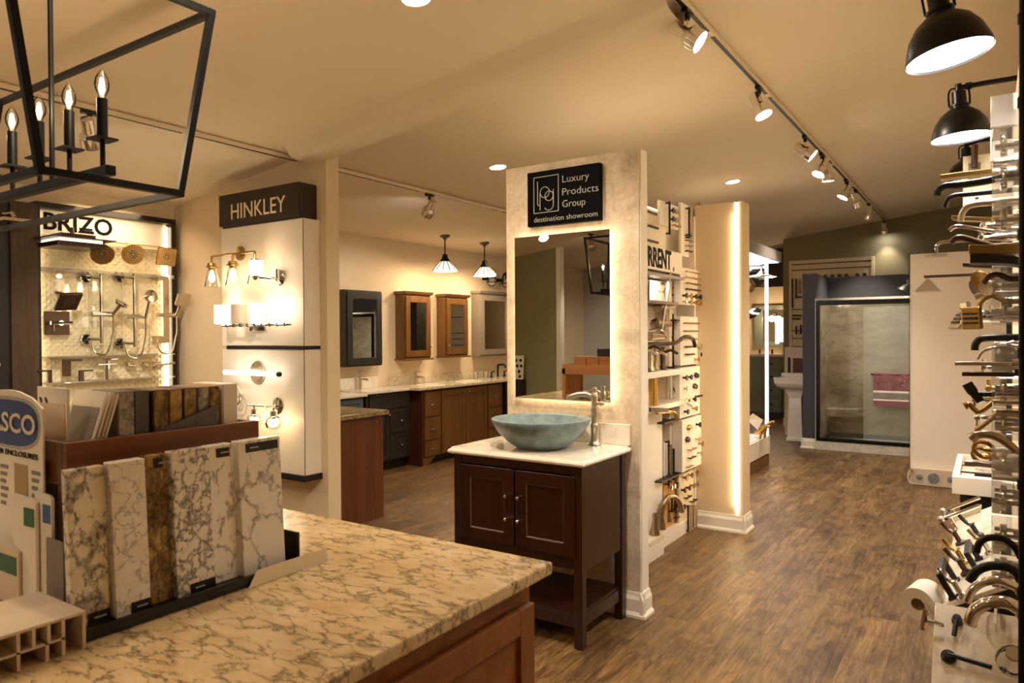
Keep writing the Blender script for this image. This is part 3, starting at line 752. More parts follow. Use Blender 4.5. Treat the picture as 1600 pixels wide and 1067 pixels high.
# five wall lamps
o = thing('wall_lamp', 'brass three-light wall lamp with clear glass shades on the upper white panel', 'lamp', (-4.82, 3.4, 1.99), 'lamps on the white display board')
pc = Vector((-4.752,3.395,2.129)); build('back_plate', G().lathe([(.055, 0), (.055, .012), (.03, .016)], pc+Y*.004, 24, (0, -1, 0), 1), 'brass', o, True)
e0 = Vector((-4.931,3.27,2.1)); e1 = Vector((-4.412,3.27,2.118)); mid = (e0+e1)/2; bz = (e0.z+e1.z)/2; e0.z = e1.z = bz
g = G().tube([pc, (pc.x, 3.27, bz)], .010, 10); g.tube([e0, e1], .008, 12); build('arm', g, 'brass', o, True)
for k, q in enumerate((e0, (e0+e1)/2, e1)):
    s_ = build('socket', G().lathe([(.009, 0), (.009, -.05), (.032, -.055), (.034, -.075), (.045, -.080), (.045, -.086), (.026, -.094), (.026, -.11)], q, 20), 'brass', o, True)
    build('glass_shade', G().lathe([(.030, -.098), (.036, -.12), (.062, -.235)], q, 24), 'clear_glass', s_, True).data.polygons
    build('bulb', G().lathe([(.008, -.11), (.016, -.135), (.024, -.165), (.018, -.19), (0, -.2)], q, 14), 'bulb_warm', s_, True)
    lamp('lamp_light', o, 'POINT', (q.x, q.y, q.z-.16), .30, WARM, .012)
o = thing('wall_lamp', 'chrome single-arm wall lamp with a lit upright glass beside the brass lamp', 'lamp', (-4.3, 3.4, 1.9), 'lamps on the white display board')
pc = Vector((-4.282,3.395,1.92)); build('back_plate', G().lathe([(.058, 0), (.058, .014), (.04, .022), (.03, .03)], pc+Y*.004, 24, (0, -1, 0)), 'chrome', o, True)
q = pc + Vector((-.095, -.14, .0)); g = G().tube([pc, pc+Vector((0, -.09, -.01)), q+Vector((.03, .02, 0)), q], .011, 10); g.lathe([(.02, -.02), (.03, 0), (.03, .01), (.02, .015)], q, 18); g.tube([pc+Y*-.03+Z*-.02, pc+Y*-.03+Z*.06], .02, 14)
build('arm', g, 'chrome', o, True)
build('glass_shade', G().lathe([(.04, .012), (.048, .02), (.05, .12), (.046, .12), (.044, .02)], q, 24), 'shade_lit', o, True)
lamp('lamp_light', o, 'POINT', (q.x+.0, q.y-.03, q.z+.15), .28, WARM, .02)
o = thing('wall_lamp', 'chrome bath bar with four upright glasses above the black joint strip', 'lamp', (-4.6, 3.4, 1.57), 'lamps on the white display board')
pc = Vector((-4.544,3.395,1.574)); build('back_plate', G().box(pc.x-.09, pc.x+.09, 3.380, 3.3995, pc.z-.04, pc.z+.03), 'chrome', o, bev=.003)
a_, b3 = Vector((-4.825,3.28,1.574)), Vector((-4.039,3.28,1.581)); zz = (a_.z+b3.z)/2
g = G().tube([(a_.x, 3.28, zz), (b3.x, 3.28, zz)], .009, 10); g.tube([(pc.x-.03, 3.385, zz), (pc.x-.03, 3.28, zz)], .008, 8); g.tube([(pc.x+.03, 3.385, zz), (pc.x+.03, 3.28, zz)], .008, 8)
for k in range(9): g.tube([(a_.x+.06+k*(b3.x-a_.x-.12)/8, 3.28, zz-.012), (a_.x+.06+k*(b3.x-a_.x-.12)/8, 3.28, zz+.012)], .012, 10)
build('bar', g, 'chrome', o, True)
for k, (pxx, lit) in enumerate(((((-4.825,3.28,1.577))[0], 1), (((-4.622,3.28,1.574))[0], 0), (((-4.397,3.28,1.576))[0], 1), (((-4.191,3.28,1.574))[0], 1))):
    s_ = build('glass_shade', G().lathe([(.045, zz+.013), (.055, zz+.018), (.055, zz+.155), (.051, zz+.155), (.05, zz+.02)], (pxx, 3.28, 0), 24), 'shade_lit' if lit else 'plastic_white', o, True)
    if lit: lamp('lamp_light', o, 'POINT', (pxx, 3.30, zz+.18), .15, WARM, .02)
o = thing('wall_lamp', 'horizontal glowing tube lamp on an oval plate below the joint strip', 'lamp', (-4.65, 3.4, 1.26), 'lamps on the white display board')
pc = Vector((-4.557,3.395,1.224)); build('back_plate', G().lathe([(.085, 0), (.085, .012), (.062, .014), (.06, .024), (.045, .026)], pc+Y*.004, 28, (0, -1, 0), 1), 'nickel', o, True)
a_, b3 = Vector((-4.843,3.31,1.221)), Vector((-4.22,3.31,1.237)); a_.z = b3.z = pc.z
build('light_tube', G().tube([a_, b3], .017, 14), 'tube_lit', o, True); build('end_cap', G().tube([b3, b3+X*.025], .0175, 14), 'black_satin', o, True)
g = G().tube([pc, (pc.x, 3.31, pc.z)], .012, 10); build('arm', g, 'nickel', o, True)
lamp('lamp_light', o, 'POINT', (pc.x, 3.24, pc.z), .35, MID, .02)
o = thing('wall_lamp', 'chrome two-globe wall lamp low on the white board beside the sample bin', 'lamp', (-4.35, 3.4, 1.02), 'lamps on the white display board')
pc = Vector((-4.324,3.395,0.986)); build('back_plate', G().lathe([(.062, 0), (.062, .012), (.045, .02), (.03, .026)], pc+Y*.004, 24, (0, -1, 0)), 'chrome', o, True)
a_, b3 = Vector((-4.523,3.29,0.999)), Vector((-4.24,3.29,1.004)); zz = pc.z
g = G().tube([pc, (pc.x-.02, 3.29, zz)], .009, 10); g.tube([(a_.x-.02, 3.29, zz+.005), (pc.x, 3.29, zz+.005)], .006, 10)
build('arm', g, 'chrome', o, True)
for xx in (a_.x+.06, b3.x-.005):
    s_ = build('socket', G().lathe([(.006, 0), (.006, -.02), (.024, -.025), (.026, -.06), (.018, -.065)], (xx, 3.29, zz), 18), 'chrome', o, True)
    build('globe', G().lathe([(.022, -.06), (.05, -.075), (.062, -.105), (.05, -.14), (.02, -.155), (0, -.157)], (xx, 3.29, zz), 22), 'clear_glass', s_, True)
    build('bulb', G().lathe([(.015, -.065), (.03, -.095), (.024, -.13), (0, -.14)], (xx, 3.29, zz), 16), 'bulb_warm', s_, True)
    lamp('lamp_light', o, 'POINT', (xx, 3.27, zz-.11), .38, WARM, .012)
o = thing('ring_lamp', 'round ring lamp half hidden behind the white sample box', 'lamp', (-4.85, 3.4, 1.1), 'lamps on the white display board')
pc = Vector((-4.755,3.33,1.048)); g = G().ring(pc, Y, .075, .007, 28, 8); g.ring(pc, Y, .03, .006, 20, 6); g.tube([pc, pc+Y*.069], .01, 10)
build('ring', g, 'nickel', o, True)

# ---------------------------------------------------------------- shower-fitting display on the left wall
t = thing('shower_display', 'black-framed lit wall display of shower fittings with black letters', 'display', (-5.85, 2.95, 0))
fx = -5.80; y0, y1 = 2.42, 3.495
g = G(); g.box(XL+.001, fx+.02, y0, y1, 2.452, 2.495); g.box(XL+.001, fx+.02, y1-.04, y1, .35, 2.452); g.box(XL+.001, fx+.02, y0, y0+.025, .35, 2.452)
build('frame', g, 'black_satin', t)
build('back_panel', G().box(XL+.001, fx-.06, y0+.025, y1-.04, .35, 2.452), 'tile_cream', t)
build('sign_band', G().box(fx-.06, fx-.045, y0+.03, y1-.07, 2.262, 2.44), 'shade_art' if False else 'white_panel', t)
build('light_edge', G().box(fx-.035, fx-.03, y1-.062, y1-.045, .4, 2.43), 'led_strip', t)
build('light_edge', G().box(fx-.035, fx-.03, y0+.028, y0+.036, .4, 2.43), 'led_strip', t)
lx = fx-.0445
text('lettering', 'BRIZO', 'letter_black', t, (-5.844,2.494,2.306), Y, Z, .125, .50, .004, .018)
g = G().box(lx, lx+.0065, 2.745, 2.84, 2.328, 2.343); build('letter_bar', g, 'letter_black', t)
# diamond tile relief joined in one surface
g = G(); xs = fx-.0598; s = .027
yy = y0+.06; r = 0
while yy < y1-.075:
    zz = .95 + (s if r % 2 else 0)
    while zz < 2.24:
        g.add([(xs, yy-s+.004, zz), (xs, yy, zz-s+.004), (xs, yy+s-.004, zz), (xs, yy, zz+s-.004), (xs+.006, yy, zz)], [(0, 1, 4), (1, 2, 4), (2, 3, 4), (3, 0, 4)])
        zz += 2*s
    yy += s; r += 1
build('diamond_tiles', g, 'tile_cream', t)['kind'] = 'stuff'
for zz in (2.205, 2.0, 1.985, 1.345, 1.15):
    build('acrylic_shelf', G().box(fx-.055, fx+.06, y0+.03, y1-.045, zz, zz+.012), 'acrylic', t)
build('acrylic_panel', G().box(fx-.02, fx-.012, 2.80, 3.05, 1.36, 1.98), 'clear_glass', t)
build('acrylic_panel', G().box(fx-.02, fx-.012, 2.46, 2.795, 1.36, 1.98), 'clear_glass', t)
build('base_cabinet', G().box(XL+.001, fx+.02, y0, y1, 0, .35), 'barn_wood', t)
struct('trim_5', G().box(XL+.001, -5.76, 2.245, 2.418, 0, 2.47), 'barn_wood')
t = thing('side_display', 'pale wall display at the picture edge beyond the dark wooden post', 'display', (-5.85, 1.7, 0))
build('frame', G().box(XL+.001, -5.78, 2.13, 2.244, 0, 2.47), 'black_satin', t)
build('back_panel', G().box(XL+.001, -5.84, 1.0, 2.13, .3, 2.47), 'white_panel', t)
for zz in (1.72, 1.30): build('shelf', G().box(-5.84, -5.70, 1.0, 2.15, zz, zz+.02), 'white_panel', t)
o = thing('rain_shower', 'chrome square shower head on the pale display at the picture edge', 'shower head', (-5.7, 2.18, 2.3))
g = G().tube([(-5.78, 2.18, 2.36), (-5.62, 2.2, 2.36), (-5.60, 2.21, 2.33)], .012, 10); build('arm', g, 'chrome', o, True)
build('head', G().box(-5.72, -5.52, 2.11, 2.30, 2.29, 2.315), 'chrome', o, bev=.004)
def bx(px_, r=.0): pass
def sh_head(loc, normal, R, m_, lab, square=False, arm_to=None, grp='shower heads on the lit display'):
    o = thing('wall_shower', lab, 'shower head', loc, grp); n_ = Vector(normal).normalized(); c_ = Vector(loc)
    u = n_.orthogonal().normalized(); 
    if square:
        u = Y.copy(); u = (u - n_*u.dot(n_)).normalized(); w_ = n_.cross(u)
        hd = build('head', G().obox(c_, u*R, w_*R, n_*.012), m_, o, bev=.006)
    else:
        hd = build('head', G().lathe([(R*.25, -.045), (R*.5, -.03), (R*.95, -.012), (R, 0), (R*.95, .006), (0, .006)], c_, 32, n_), m_, o, True)
    w_ = n_.cross(u); g = G(); f0 = c_ + n_*(.0125 if square else .0065)
    for rr, k in ((.18, 6), (.36, 10), (.6, 18), (.8, 24)):
        for i in range(k):
            a = 2*PI*i/k; p = f0 + (u*math.cos(a) + w_*math.sin(a))*R*rr
            g.lathe([(R*(.06 if rr > .4 else .09), -.001), (R*.04, .003)], p, 6, n_)
    build('nozzles', g, 'espresso', hd)['kind'] = 'stuff'
    if arm_to is not None:
        build('arm', G().tube(smoothpath([c_ - n_*.04, c_ - n_*.08, Vector(arm_to)], 4), .011, 10), m_, o, True)
    return o
o = thing('rain_shower', 'dark two-tier square rain shower head under the black letters', 'shower head', (-5.7, 2.68, 2.15))
rc = Vector((-5.66,2.608,2.2))
build('head', G().box(rc.x-.16, rc.x+.16, rc.y-.17, rc.y+.17, rc.z-.045, rc.z-.01), 'espresso', o, bev=.003)
build('light_layer', G().box(rc.x-.14, rc.x+.14, rc.y-.15, rc.y+.15, rc.z-.01, rc.z+.012), 'shade_art', o)
build('upper_plate', G().box(rc.x-.20, rc.x+.20, rc.y-.22, rc.y+.22, rc.z+.012, rc.z+.02), 'bronze', o)
build('ceiling_mount', G().box(rc.x-.10, rc.x+.10, rc.y-.12, rc.y+.12, rc.z+.02, rc.z+.055), 'espresso', o)
build('stem', G().tube([rc+Z*.05, rc+Z*.11], .014, 10), 'espresso', o, True)
sh_head((-5.66,2.824,2.134), (1, -.35, -.5), .085, 'aged_gold', 'champagne gold round shower head behind the dark rain head', False, (-5.85,2.91,2.2))
sh_head((-5.66,3.061,2.155), (1, -.25, -.35), .085, 'aged_gold', 'champagne gold round shower head in the middle of the top row', False, (-5.85,3.117,2.24))
sh_head((-5.66,3.338,2.159), (1, -.25, -.3), .075, 'aged_gold', 'champagne gold square shower head at the end of the top row', True, (-5.85,3.383,2.256))
sh_head((-5.68,2.586,1.762), (.8, .1, -.75), .08, 'bronze', 'bronze square shower head tilted above the valve plate', True, (-5.85,2.579,1.835))
o = thing('shower_valve', 'bronze square valve plate with lever handle below the tilted head', 'valve', (-5.82,2.558,1.603))
vc = Vector((-5.82,2.563,1.603))
build('plate', G().box(vc.x, vc.x+.012, vc.y-.088, vc.y+.088, vc.z-.088, vc.z+.088), 'bronze', o, bev=.003)
g = G().tube([vc+X*.012, vc+X*.08], .02, 12); g.tube([vc+Vector((.07, -.07, .0)), vc+Vector((.07, .08, 0))], .014, 10); g.tube([vc+Vector((.07, -.05, 0)), vc+Vector((.075, -.05, -.06))], .006, 8)
build('lever', g, 'chrome', o, True)
def slide_bar(pt, pb, hand, lab, flat=False, mat_='chrome', hn=(.7, -.1, .3), square=False):
    a, b2 = Vector(pt), Vector(pb); b2.y = a.y
    o = thing('slide_bar', lab, 'shower set', b2, 'slide bar shower sets on the lit display')
    if flat: build('bar', G().box(a.x-.01, a.x+.012, a.y-.022, a.y+.022, b2.z, a.z), mat_, o, bev=.003)
    else: build('bar', G().tube([a, b2], .0115, 12), mat_, o, True)
    for q in (a, b2):
        g = G()
        yo = -.075 if not flat else -.04
        if flat: g.box(-5.86, q.x+.01, q.y+yo-.03, q.y+yo+.03, q.z-.035 if q is a else q.z, q.z if q is a else q.z+.06)
        else:
            zz = q.z - .03 if q is a else q.z + .03
            g.lathe([(.045, -.01), (.045, .01), (.03, .03), (.02, .06)], (-5.84, q.y-.07, zz), 20, (1, 0, 0)); g.tube([(q.x-.02, q.y-.07, zz), (q.x, q.y, zz)], .012, 10)
        build('wall_mount', g, mat_, o, True)
    h = Vector(hand); zs = a.z + (b2.z-a.z)*.58
    g = G().tube([(a.x, a.y-.07, zs), (a.x, a.y+.10, zs)], .02, 12); build('slider', g, mat_, o, True)
    k = Vector((a.x+.02, a.y+.08, zs)); 
    hh = build('hand_shower', G().tube([k, k*.45+h*.55, h - (h-k).normalized()*.02], [.012, .014, .016], 12), mat_, o, True)
    if square: build('spray_face', G().obox(h, (0, .055, .0), (.03, 0, .045), (.012, 0, -.008)), mat_, hh, bev=.004)
    else: build('spray_face', G().lathe([(.02, -.03), (.05, -.01), (.052, .006), (.04, .01), (0, .01)], h, 24, hn), mat_, hh, True)
    lowz = b2.z + .03
    hp = smoothpath([k, k+Z*-.12, (k.x, k.y-.01, lowz+.02), (k.x, k.y-.05, lowz-.11), (k.x-.02, a.y-.05, lowz-.10), (k.x-.04, a.y-.07, lowz)], 5)
    build('hose', G().tube(hp, .007, 8), mat_, o, True)
slide_bar((-5.74,2.85,1.987), (-5.74,2.844,1.45), (-5.66,2.966,1.76), 'chrome slide bar with hand shower, beside the bronze valve plate', hn=(.5, .3, .8))
slide_bar((-5.74,3.11,2.005), (-5.74,3.104,1.415), (-5.66,3.204,1.825), 'chrome slide bar with hand shower in the middle of the lit display', hn=(1, -.2, .1))
slide_bar((-5.76,3.389,2.003), (-5.76,3.383,1.443), (-5.64,3.468,1.808), 'flat nickel slide bar with square hand shower at the display edge', True, 'nickel', square=True)
def spout_faucet(pb, h, w, d, m_, lab, lever=True, name='basin_faucet', grp='faucets on the lower display shelf'):
    b2 = Vector(pb); o = thing(name, lab, 'faucet', b2, grp)
    build('body', G().box(b2.x-w/2, b2.x+w/2, b2.y-w/2, b2.y+w/2, b2.z, b2.z+h), m_, o, bev=.003)
    build('spout', G().box(b2.x-w/2, b2.x+d, b2.y-w*.5, b2.y+w*1.6, b2.z+h, b2.z+h+.014), m_, o, bev=.002)
    return o
spout_faucet((-5.76,2.603,1.203), .115, .045, .09, 'bronze', 'bronze square column faucet on the lower display shelf')
q = Vector((-5.76,2.603,1.203)); sz = 1.162
for nm, ppx in (('first', (-5.76,2.484,1.2)), ('second', (-5.76,2.707,1.188))):
    b2 = Vector(ppx); o = thing('tap_handle', 'bronze lever handle beside the bronze column faucet, %s one' % ('toward the dark wooden post' if nm == 'first' else 'toward the chrome faucet'), 'tap handle', (b2.x, b2.y, sz), 'faucets on the lower display shelf')
    build('stem', G().box(b2.x-.014, b2.x+.014, b2.y-.014, b2.y+.014, sz, b2.z+.045), 'bronze', o)
    s2 = -1 if nm == 'first' else 1
    build('lever', G().box(b2.x-.014, b2.x+.014, min(b2.y-.014*s2, b2.y+.08*s2), max(b2.y-.014*s2, b2.y+.08*s2), b2.z+.045, b2.z+.057), 'bronze', o)
b2 = Vector((-5.76,2.902,1.188)); b2.z = sz
o = thing('basin_faucet', 'polished chrome round column faucet on the lower display shelf', 'faucet', b2, 'faucets on the lower display shelf')
build('body', G().tube([b2, b2+Z*.155], .028, 18), 'chrome', o, True)
build('spout', G().box(b2.x-.02, b2.x+.11, b2.y-.03, b2.y+.03, b2.z+.155, b2.z+.168), 'chrome', o, bev=.003); build('lever', G().box(b2.x-.02, b2.x+.03, b2.y-.08, b2.y+.06, b2.z+.118, b2.z+.126), 'chrome', o)
for lab, p_, hz in (('small nickel square valve knob above the lower shelf', (-5.82,3.122,1.263), 0), ('nickel wall spout with a bent lever above the lower shelf end', (-5.82,3.255,1.258), 1), ('nickel two-part diverter at the display edge above the lower shelf', (-5.82,3.343,1.254), 2)):
    c_ = Vector(p_); o = thing('wall_valve', lab, 'valve', c_, 'small valves above the lower shelf')
    build('plate', G().box(c_.x-.03, c_.x+.01, c_.y-.03, c_.y+.03, c_.z-.032, c_.z+.032), 'nickel', o, bev=.003)
    g = G().tube([c_, c_+X*.06], .016, 12); g.tube([c_+Vector((.05, -.035, 0)), c_+Vector((.055, .05*hz+.02, .01*hz))], .009, 10); build('handle', g, 'nickel', o, True)
lamp('display_light', None, 'AREA', (-5.55, 2.95, 2.46), 2.2, WARM, .5, (-.35, 0, -1)).parent = bpy.data.objects['shower_display']
bpy.data.objects['display_light'].location = Vector((-5.62, 2.95, 2.44)) - Vector((-5.85, 2.95, 0))

# ---------------------------------------------------------------- vanity wall (left wall, back room)
def front_x(parent, y0, y1, z0, z1, xf, m_, name='drawer', fw=.05, pull='bar', flat=False):
    # cabinet front facing +X with optional frame and pull
    if flat:
        d = build(name, G().box(xf-.018, xf, y0, y1, z0, z1), m_, parent, bev=.002)
    else:
        g = G(); g.box(xf-.018, xf, y0, y0+fw, z0, z1); g.box(xf-.018, xf, y1-fw, y1, z0, z1)
        g.box(xf-.018, xf, y0+fw, y1-fw, z1-fw, z1); g.box(xf-.018, xf, y0+fw, y1-fw, z0, z0+fw)
        d = build(name, g, m_, parent, bev=.002)
        build('field_panel', G().box(xf-.017, xf-.008, y0+fw, y1-fw, z0+fw, z1-fw), m_, d)
    ym, zm = (y0+y1)/2, (z0+z1)/2
    if pull == 'bar':
        g = G().tube(smoothpath([(xf, ym-.05, zm), (xf+.022, ym-.045, zm-.004), (xf+.028, ym, zm-.010), (xf+.022, ym+.045, zm-.004), (xf, ym+.05, zm)], 4), .005, 8)
        build('pull', g, 'chrome', d, True)
    elif pull:
        yy, zz = pull; g = G().tube([(xf, yy, zz), (xf+.018, yy, zz)], .006, 8); g.sphere((xf+.024, yy, zz), .014, 12)
        build('knob', g, 'chrome', d, True)
    return d
t = thing('base_cabinet', 'dark charcoal base cabinet with two drawers and a door under the cream counter', 'cabinet', (-5.7, 5.8, 0))
build('carcass', G().box(XL+.002, -5.52, 5.46, 6.16, .11, .868), 'charcoal', t); build('plinth', G().box(XL+.002, -5.58, 5.48, 6.14, 0, .11), 'black_satin', t)
front_x(t, 5.50, 6.13, .685, .86, -5.50, 'charcoal', 'false_front', .035, None)
front_x(t, 5.50, 5.80, .12, .675, -5.50, 'charcoal', 'door', .05, (5.775, .62))
front_x(t, 5.81, 6.13, .41, .675, -5.50, 'charcoal', 'drawer', .04, (5.97, .54)); front_x(t, 5.81, 6.13, .12, .40, -5.50, 'charcoal', 'drawer', .04, (5.97, .27))
t = thing('base_cabinet', 'slate blue base cabinet beyond the granite-topped cabinet', 'cabinet', (-5.7, 4.9, 0))
build('carcass', G().box(XL+.002, -5.52, 4.45, 5.42, .1, .85), 'blue_paint', t); build('plinth', G().box(XL+.002, -5.58, 4.5, 5.4, 0, .1), 'black_satin', t)
front_x(t, 4.98, 5.40, .58, .83, -5.50, 'blue_paint', 'drawer', .05, None); front_x(t, 4.98, 5.40, .12, .57, -5.50, 'blue_paint', 'door', .05, None)
single('painted_worktop', G().box(XL+.002, -5.47, 4.40, 5.44, .851, .882), 'white_stone', 'lower white worktop on the slate blue cabinet', 'worktop', bev=.003)
t = thing('base_cabinet', 'long brown wooden base cabinet with drawer stacks either side of double doors', 'cabinet', (-5.6, 7.0, 0))
build('carcass', G().box(XL+.002, -5.38, 6.20, 7.83, .085, .868), 'oak_dark', t)
build('bracket_foot', G().prism([(-5.36, 6.20, 0), (-5.36, 6.30, 0), (-5.36, 6.36, .06), (-5.36, 6.42, .085), (-5.36, 6.20, .085)], (-.018, 0, 0)), 'oak_brown', t); build('bracket_foot', G().prism([(-5.36, 7.83, 0), (-5.36, 7.83, .085), (-5.36, 7.61, .085), (-5.36, 7.67, .06), (-5.36, 7.73, 0)], (-.018, 0, 0)), 'oak_brown', t)
build('toe_kick', G().box(XL+.002, -5.45, 6.22, 7.81, 0, .085), 'black_satin', t)
build('side_panel', G().box(XL+.002, -5.36, 6.18, 6.20, 0, .868), 'oak_dark', t)
for y0, y1 in ((6.235, 6.520), (7.475, 7.79)):
    for z0, z1 in ((.555, .84), (.285, .545), (.10, .275)): front_x(t, y0, y1, z0, z1, -5.36, 'oak_brown', 'drawer', flat=True)
front_x(t, 6.545, 6.99, .10, .84, -5.36, 'oak_brown', 'door', .06, (6.95, .80)); front_x(t, 7.0, 7.45, .10, .84, -5.36, 'oak_brown', 'door', .06, (7.04, .80))
t = thing('base_cabinet', 'black base cabinet end seen beside the plaster partition', 'cabinet', (-5.6, 8.3, 0))
build('carcass', G().box(XL+.002, -5.38, 7.85, 8.75, .0, .868), 'black_satin', t); front_x(t, 7.87, 8.3, .12, .85, -5.36, 'black_satin', 'door', .06, None)
t = thing('vanity_worktop', 'cream stone worktop along the vanity wall carrying basins and faucets', 'worktop', (-5.6, 7.0, .87))
build('stone_top', G().box(XL+.002, -5.33, 6.10, 8.8, .869, .899), 'beige_stone', t, bev=.003); build('stone_top', G().box(XL+.002, -5.47, 5.44, 6.0999, .869, .899), 'white_stone', t, bev=.003)
build('backsplash', G().box(XL+.002, -5.88, 5.30, 6.02, .8993, 1.025), 'white_stone', t, bev=.002); build('backsplash', G().box(XL+.002, -5.88, 6.20, 8.2, .8993, .995), 'beige_stone', t, bev=.002)
for yc_ in (6.59, 7.34):
    build('basin_rim', G().ring((-5.58, yc_, .899), Z, .17, .006, 32, 6), 'porcelain', t, True)
def lav(x, y, m_, lab, h=.15):
    o = thing('basin_faucet', lab, 'faucet', (x, y, .899), 'faucets along the vanity wall')
    build('body', G().tube([(x, y, .8993), (x, y, .899+h)], .020, 14), m_, o, True)
    build('spout', G().tube([(x, y, .899+h*.62), (x+.12, y+.0, .899+h*.55)], [.015, .011], 10), m_, o, True)
    build('lever', G().box(x-.015, x+.075, y-.012, y+.012, .899+h, .899+h+.012), m_, o)
lav(-5.78, 5.63, 'nickel', 'brushed nickel single-lever faucet above the charcoal cabinet', .20)
lav(-5.78, 6.56, 'nickel', 'brushed nickel single-lever faucet above the first drawers of the brown cabinet')
lav(-5.78, 7.32, 'nickel', 'brushed nickel single-lever faucet above the brown double doors')
o = thing('widespread_faucet', 'black gooseneck widespread faucet with two lever handles on the vanity worktop', 'faucet', (-5.78, 8.30, .899))
build('spout', G().tube(smoothpath([(-5.78, 8.3, .8993), (-5.78, 8.3, 1.04), (-5.76, 8.3, 1.07), (-5.67, 8.3, 1.07), (-5.65, 8.3, 1.03)], 4), .014, 12), 'black_satin', o, True)
for yy in (8.14, 8.46):
    g = G().lathe([(.022, .8993), (.022, .91), (.012, .93), (.012, .975)], (-5.78, yy, 0), 12); g.tube([(-5.78, yy, .97), (-5.73, yy, .985)], .007, 8); build('handle', g, 'black_satin', o, True)
for yy, lab in ((7.72, 'small clear tumbler on the worktop toward the brown doors'), (7.95, 'small clear tumbler on the worktop beside the black faucet')):
    single('tumbler', G().lathe([(.03, .8993), (.034, .99), (.031, .99), (.027, .905)], (-5.74, yy, 0), 18), 'acrylic', lab, 'tumbler', 'clear tumblers on the vanity worktop', True)
def mirror_cab(y0, y1, z0, z1, m_, lab, fw, crown, knob_y):
    o = thing('mirror_cabinet', lab, 'mirror cabinet', (-5.82, (y0+y1)/2, z0), 'mirror cabinets along the vanity wall')
    xb, xf = XL+.001, -5.76
    build('carcass', G().box(xb, xf, y0, y1, z0, z1), m_, o, bev=.002)
    g = G(); a, b2, c, e = y0+.02, y1-.012, z0+.02, z1-.02
    g.box(xf, xf+.02, a, a+fw, c, e); g.box(xf, xf+.02, b2-fw, b2, c, e); g.box(xf, xf+.02, a+fw, b2-fw, e-fw, e); g.box(xf, xf+.02, a+fw, b2-fw, c, c+fw)
    d = build('door', g, m_, o, bev=.003)
    build('mirror', G().box(xf+.001, xf+.010, a+fw, b2-fw, c+fw, e-fw), 'mirror_glass', d)
    kz = c + .12; build('knob', G().sphere((xf+.036, knob_y, kz), .012, 10).tube([(xf+.02, knob_y, kz), (xf+.036, knob_y, kz)], .005, 6), 'chrome', d, True)
    if crown:
        pr = [(xb, z1), (xf+.022, z1), (xf+.030, z1+.012), (xf+.045, z1+.035), (xb, z1+.035)]
        g = G().prism([(x_, y0-.02, z_) for x_, z_ in pr], (0, y1-y0+.04, 0)); build('crown', g, m_, o)
        if crown > 1: build('bottom_ledge', G().box(xb, xf+.04, y0-.02, y1+.02, z0-.022, z0), m_, o, bev=.003)
mirror_cab(5.40, 5.955, 1.155, 1.995, 'charcoal', 'dark charcoal mirror cabinet, largest on the vanity wall', .075, 0, 5.92)
mirror_cab(6.33, 6.81, 1.215, 1.985, 'oak_brown', 'brown wooden mirror cabinet with plain dark reflection, between charcoal and brown ones', .075, 2, 6.79)
mirror_cab(7.10, 7.57, 1.225, 1.985, 'oak_brown', 'brown wooden mirror cabinet under the first glass pendant, next to the grey one', .075, 2, 7.14)
mirror_cab(7.84, 8.55, 1.20, 2.06, 'grey_paint', 'grey painted mirror cabinet with crown beside the plaster partition', .075, 1, 8.5)
def pendant(x, y, zb_, lab):
    o = thing('glass_pendant', lab, 'pendant lamp', (x, y, ceil_z(x)), 'glass pendants over the vanity worktop')
    zc = ceil_z(x)
    build('canopy', G().lathe([(.062, .012), (.062, -.012), (.035, -.028), (.014, -.045), (.010, -.06)], (x, y, zc), 20), 'bronze', o, True)
    build('rod', G().tube([(x, y, zc-.05), (x, y, zb_+.17)], .0075, 8), 'black_iron', o, True)
    build('cap', G().lathe([(.012, .20), (.03, .19), (.036, .15), (.058, .12), (.060, .105)], (x, y, zb_), 20), 'black_iron', o, True)
    build('glass_shade', G().lathe([(.055, .112), (.10, .06), (.145, .012), (.150, -.006), (.143, -.006), (.095, .052), (.05, .105)], (x, y, zb_), 12), 'shade_art', o)
    g = G()
    for i in range(12):
        a = 2*PI*i/12; d = Vector((math.cos(a), math.sin(a), 0))
        g.tube([Vector((x, y, zb_+.112))+d*.056, Vector((x, y, zb_+.012))+d*.147, Vector((x, y, zb_-.008))+d*.153], .0055, 5)
    build('lead_ribs', g, 'bronze', o)
    lamp('pendant_light', o, 'POINT', (x, y, zb_-.03), 6, WARM, .04)
pendant(-5.40, 6.663, 2.265, 'glass petal pendant with dark ribs hanging over the brown cabinet drawers')
pendant(-5.41, 7.481, 2.258, 'glass petal pendant with dark ribs hanging closer to the two-globe wall lamp')
o = thing('globe_sconce', 'bronze wall lamp with two caged globes above the grey mirror cabinet', 'lamp', (-5.88, 8.3, 2.25))
g = G().box(XL+.001, -5.87, 8.1, 8.6, 2.26, 2.30); build('back_bar', g, 'black_iron', o)
for yy in (8.16, 8.52):
    g = G().tube(arc((-5.78, yy, 2.30), .085, 0, 180, 10, Y, Z), .009, 8); g.tube([(-5.88, yy, 2.28), (-5.78, yy, 2.385)], .008, 8); g.ring((-5.78, yy, 2.23), Z, .075, .005, 20, 6); g.tube([(-5.78, yy, 2.385), (-5.78, yy, 2.30)], .012, 8)
    for s_ in (-1, 1): g.tube([(-5.78, yy+s_*.085, 2.30), (-5.78, yy+s_*.075, 2.23)], .006, 6)
    h_ = build('cage', g, 'black_iron', o, True); build('globe', G().sphere((-5.78, yy, 2.235), .068), 'acrylic', h_, True)
t = thing('side_cabinet', 'reddish cherry cabinet with speckled granite top behind the stub wall', 'cabinet', (-4.5, 4.0, 0))
build('carcass', G().box(-4.95, -4.165, 3.69, 4.285, 0, .845), 'cherry', t, bev=.002); build('side_panel', G().box(-4.165, -4.15, 3.69, 4.275, 0, .845), 'cherry', t, bev=.002)
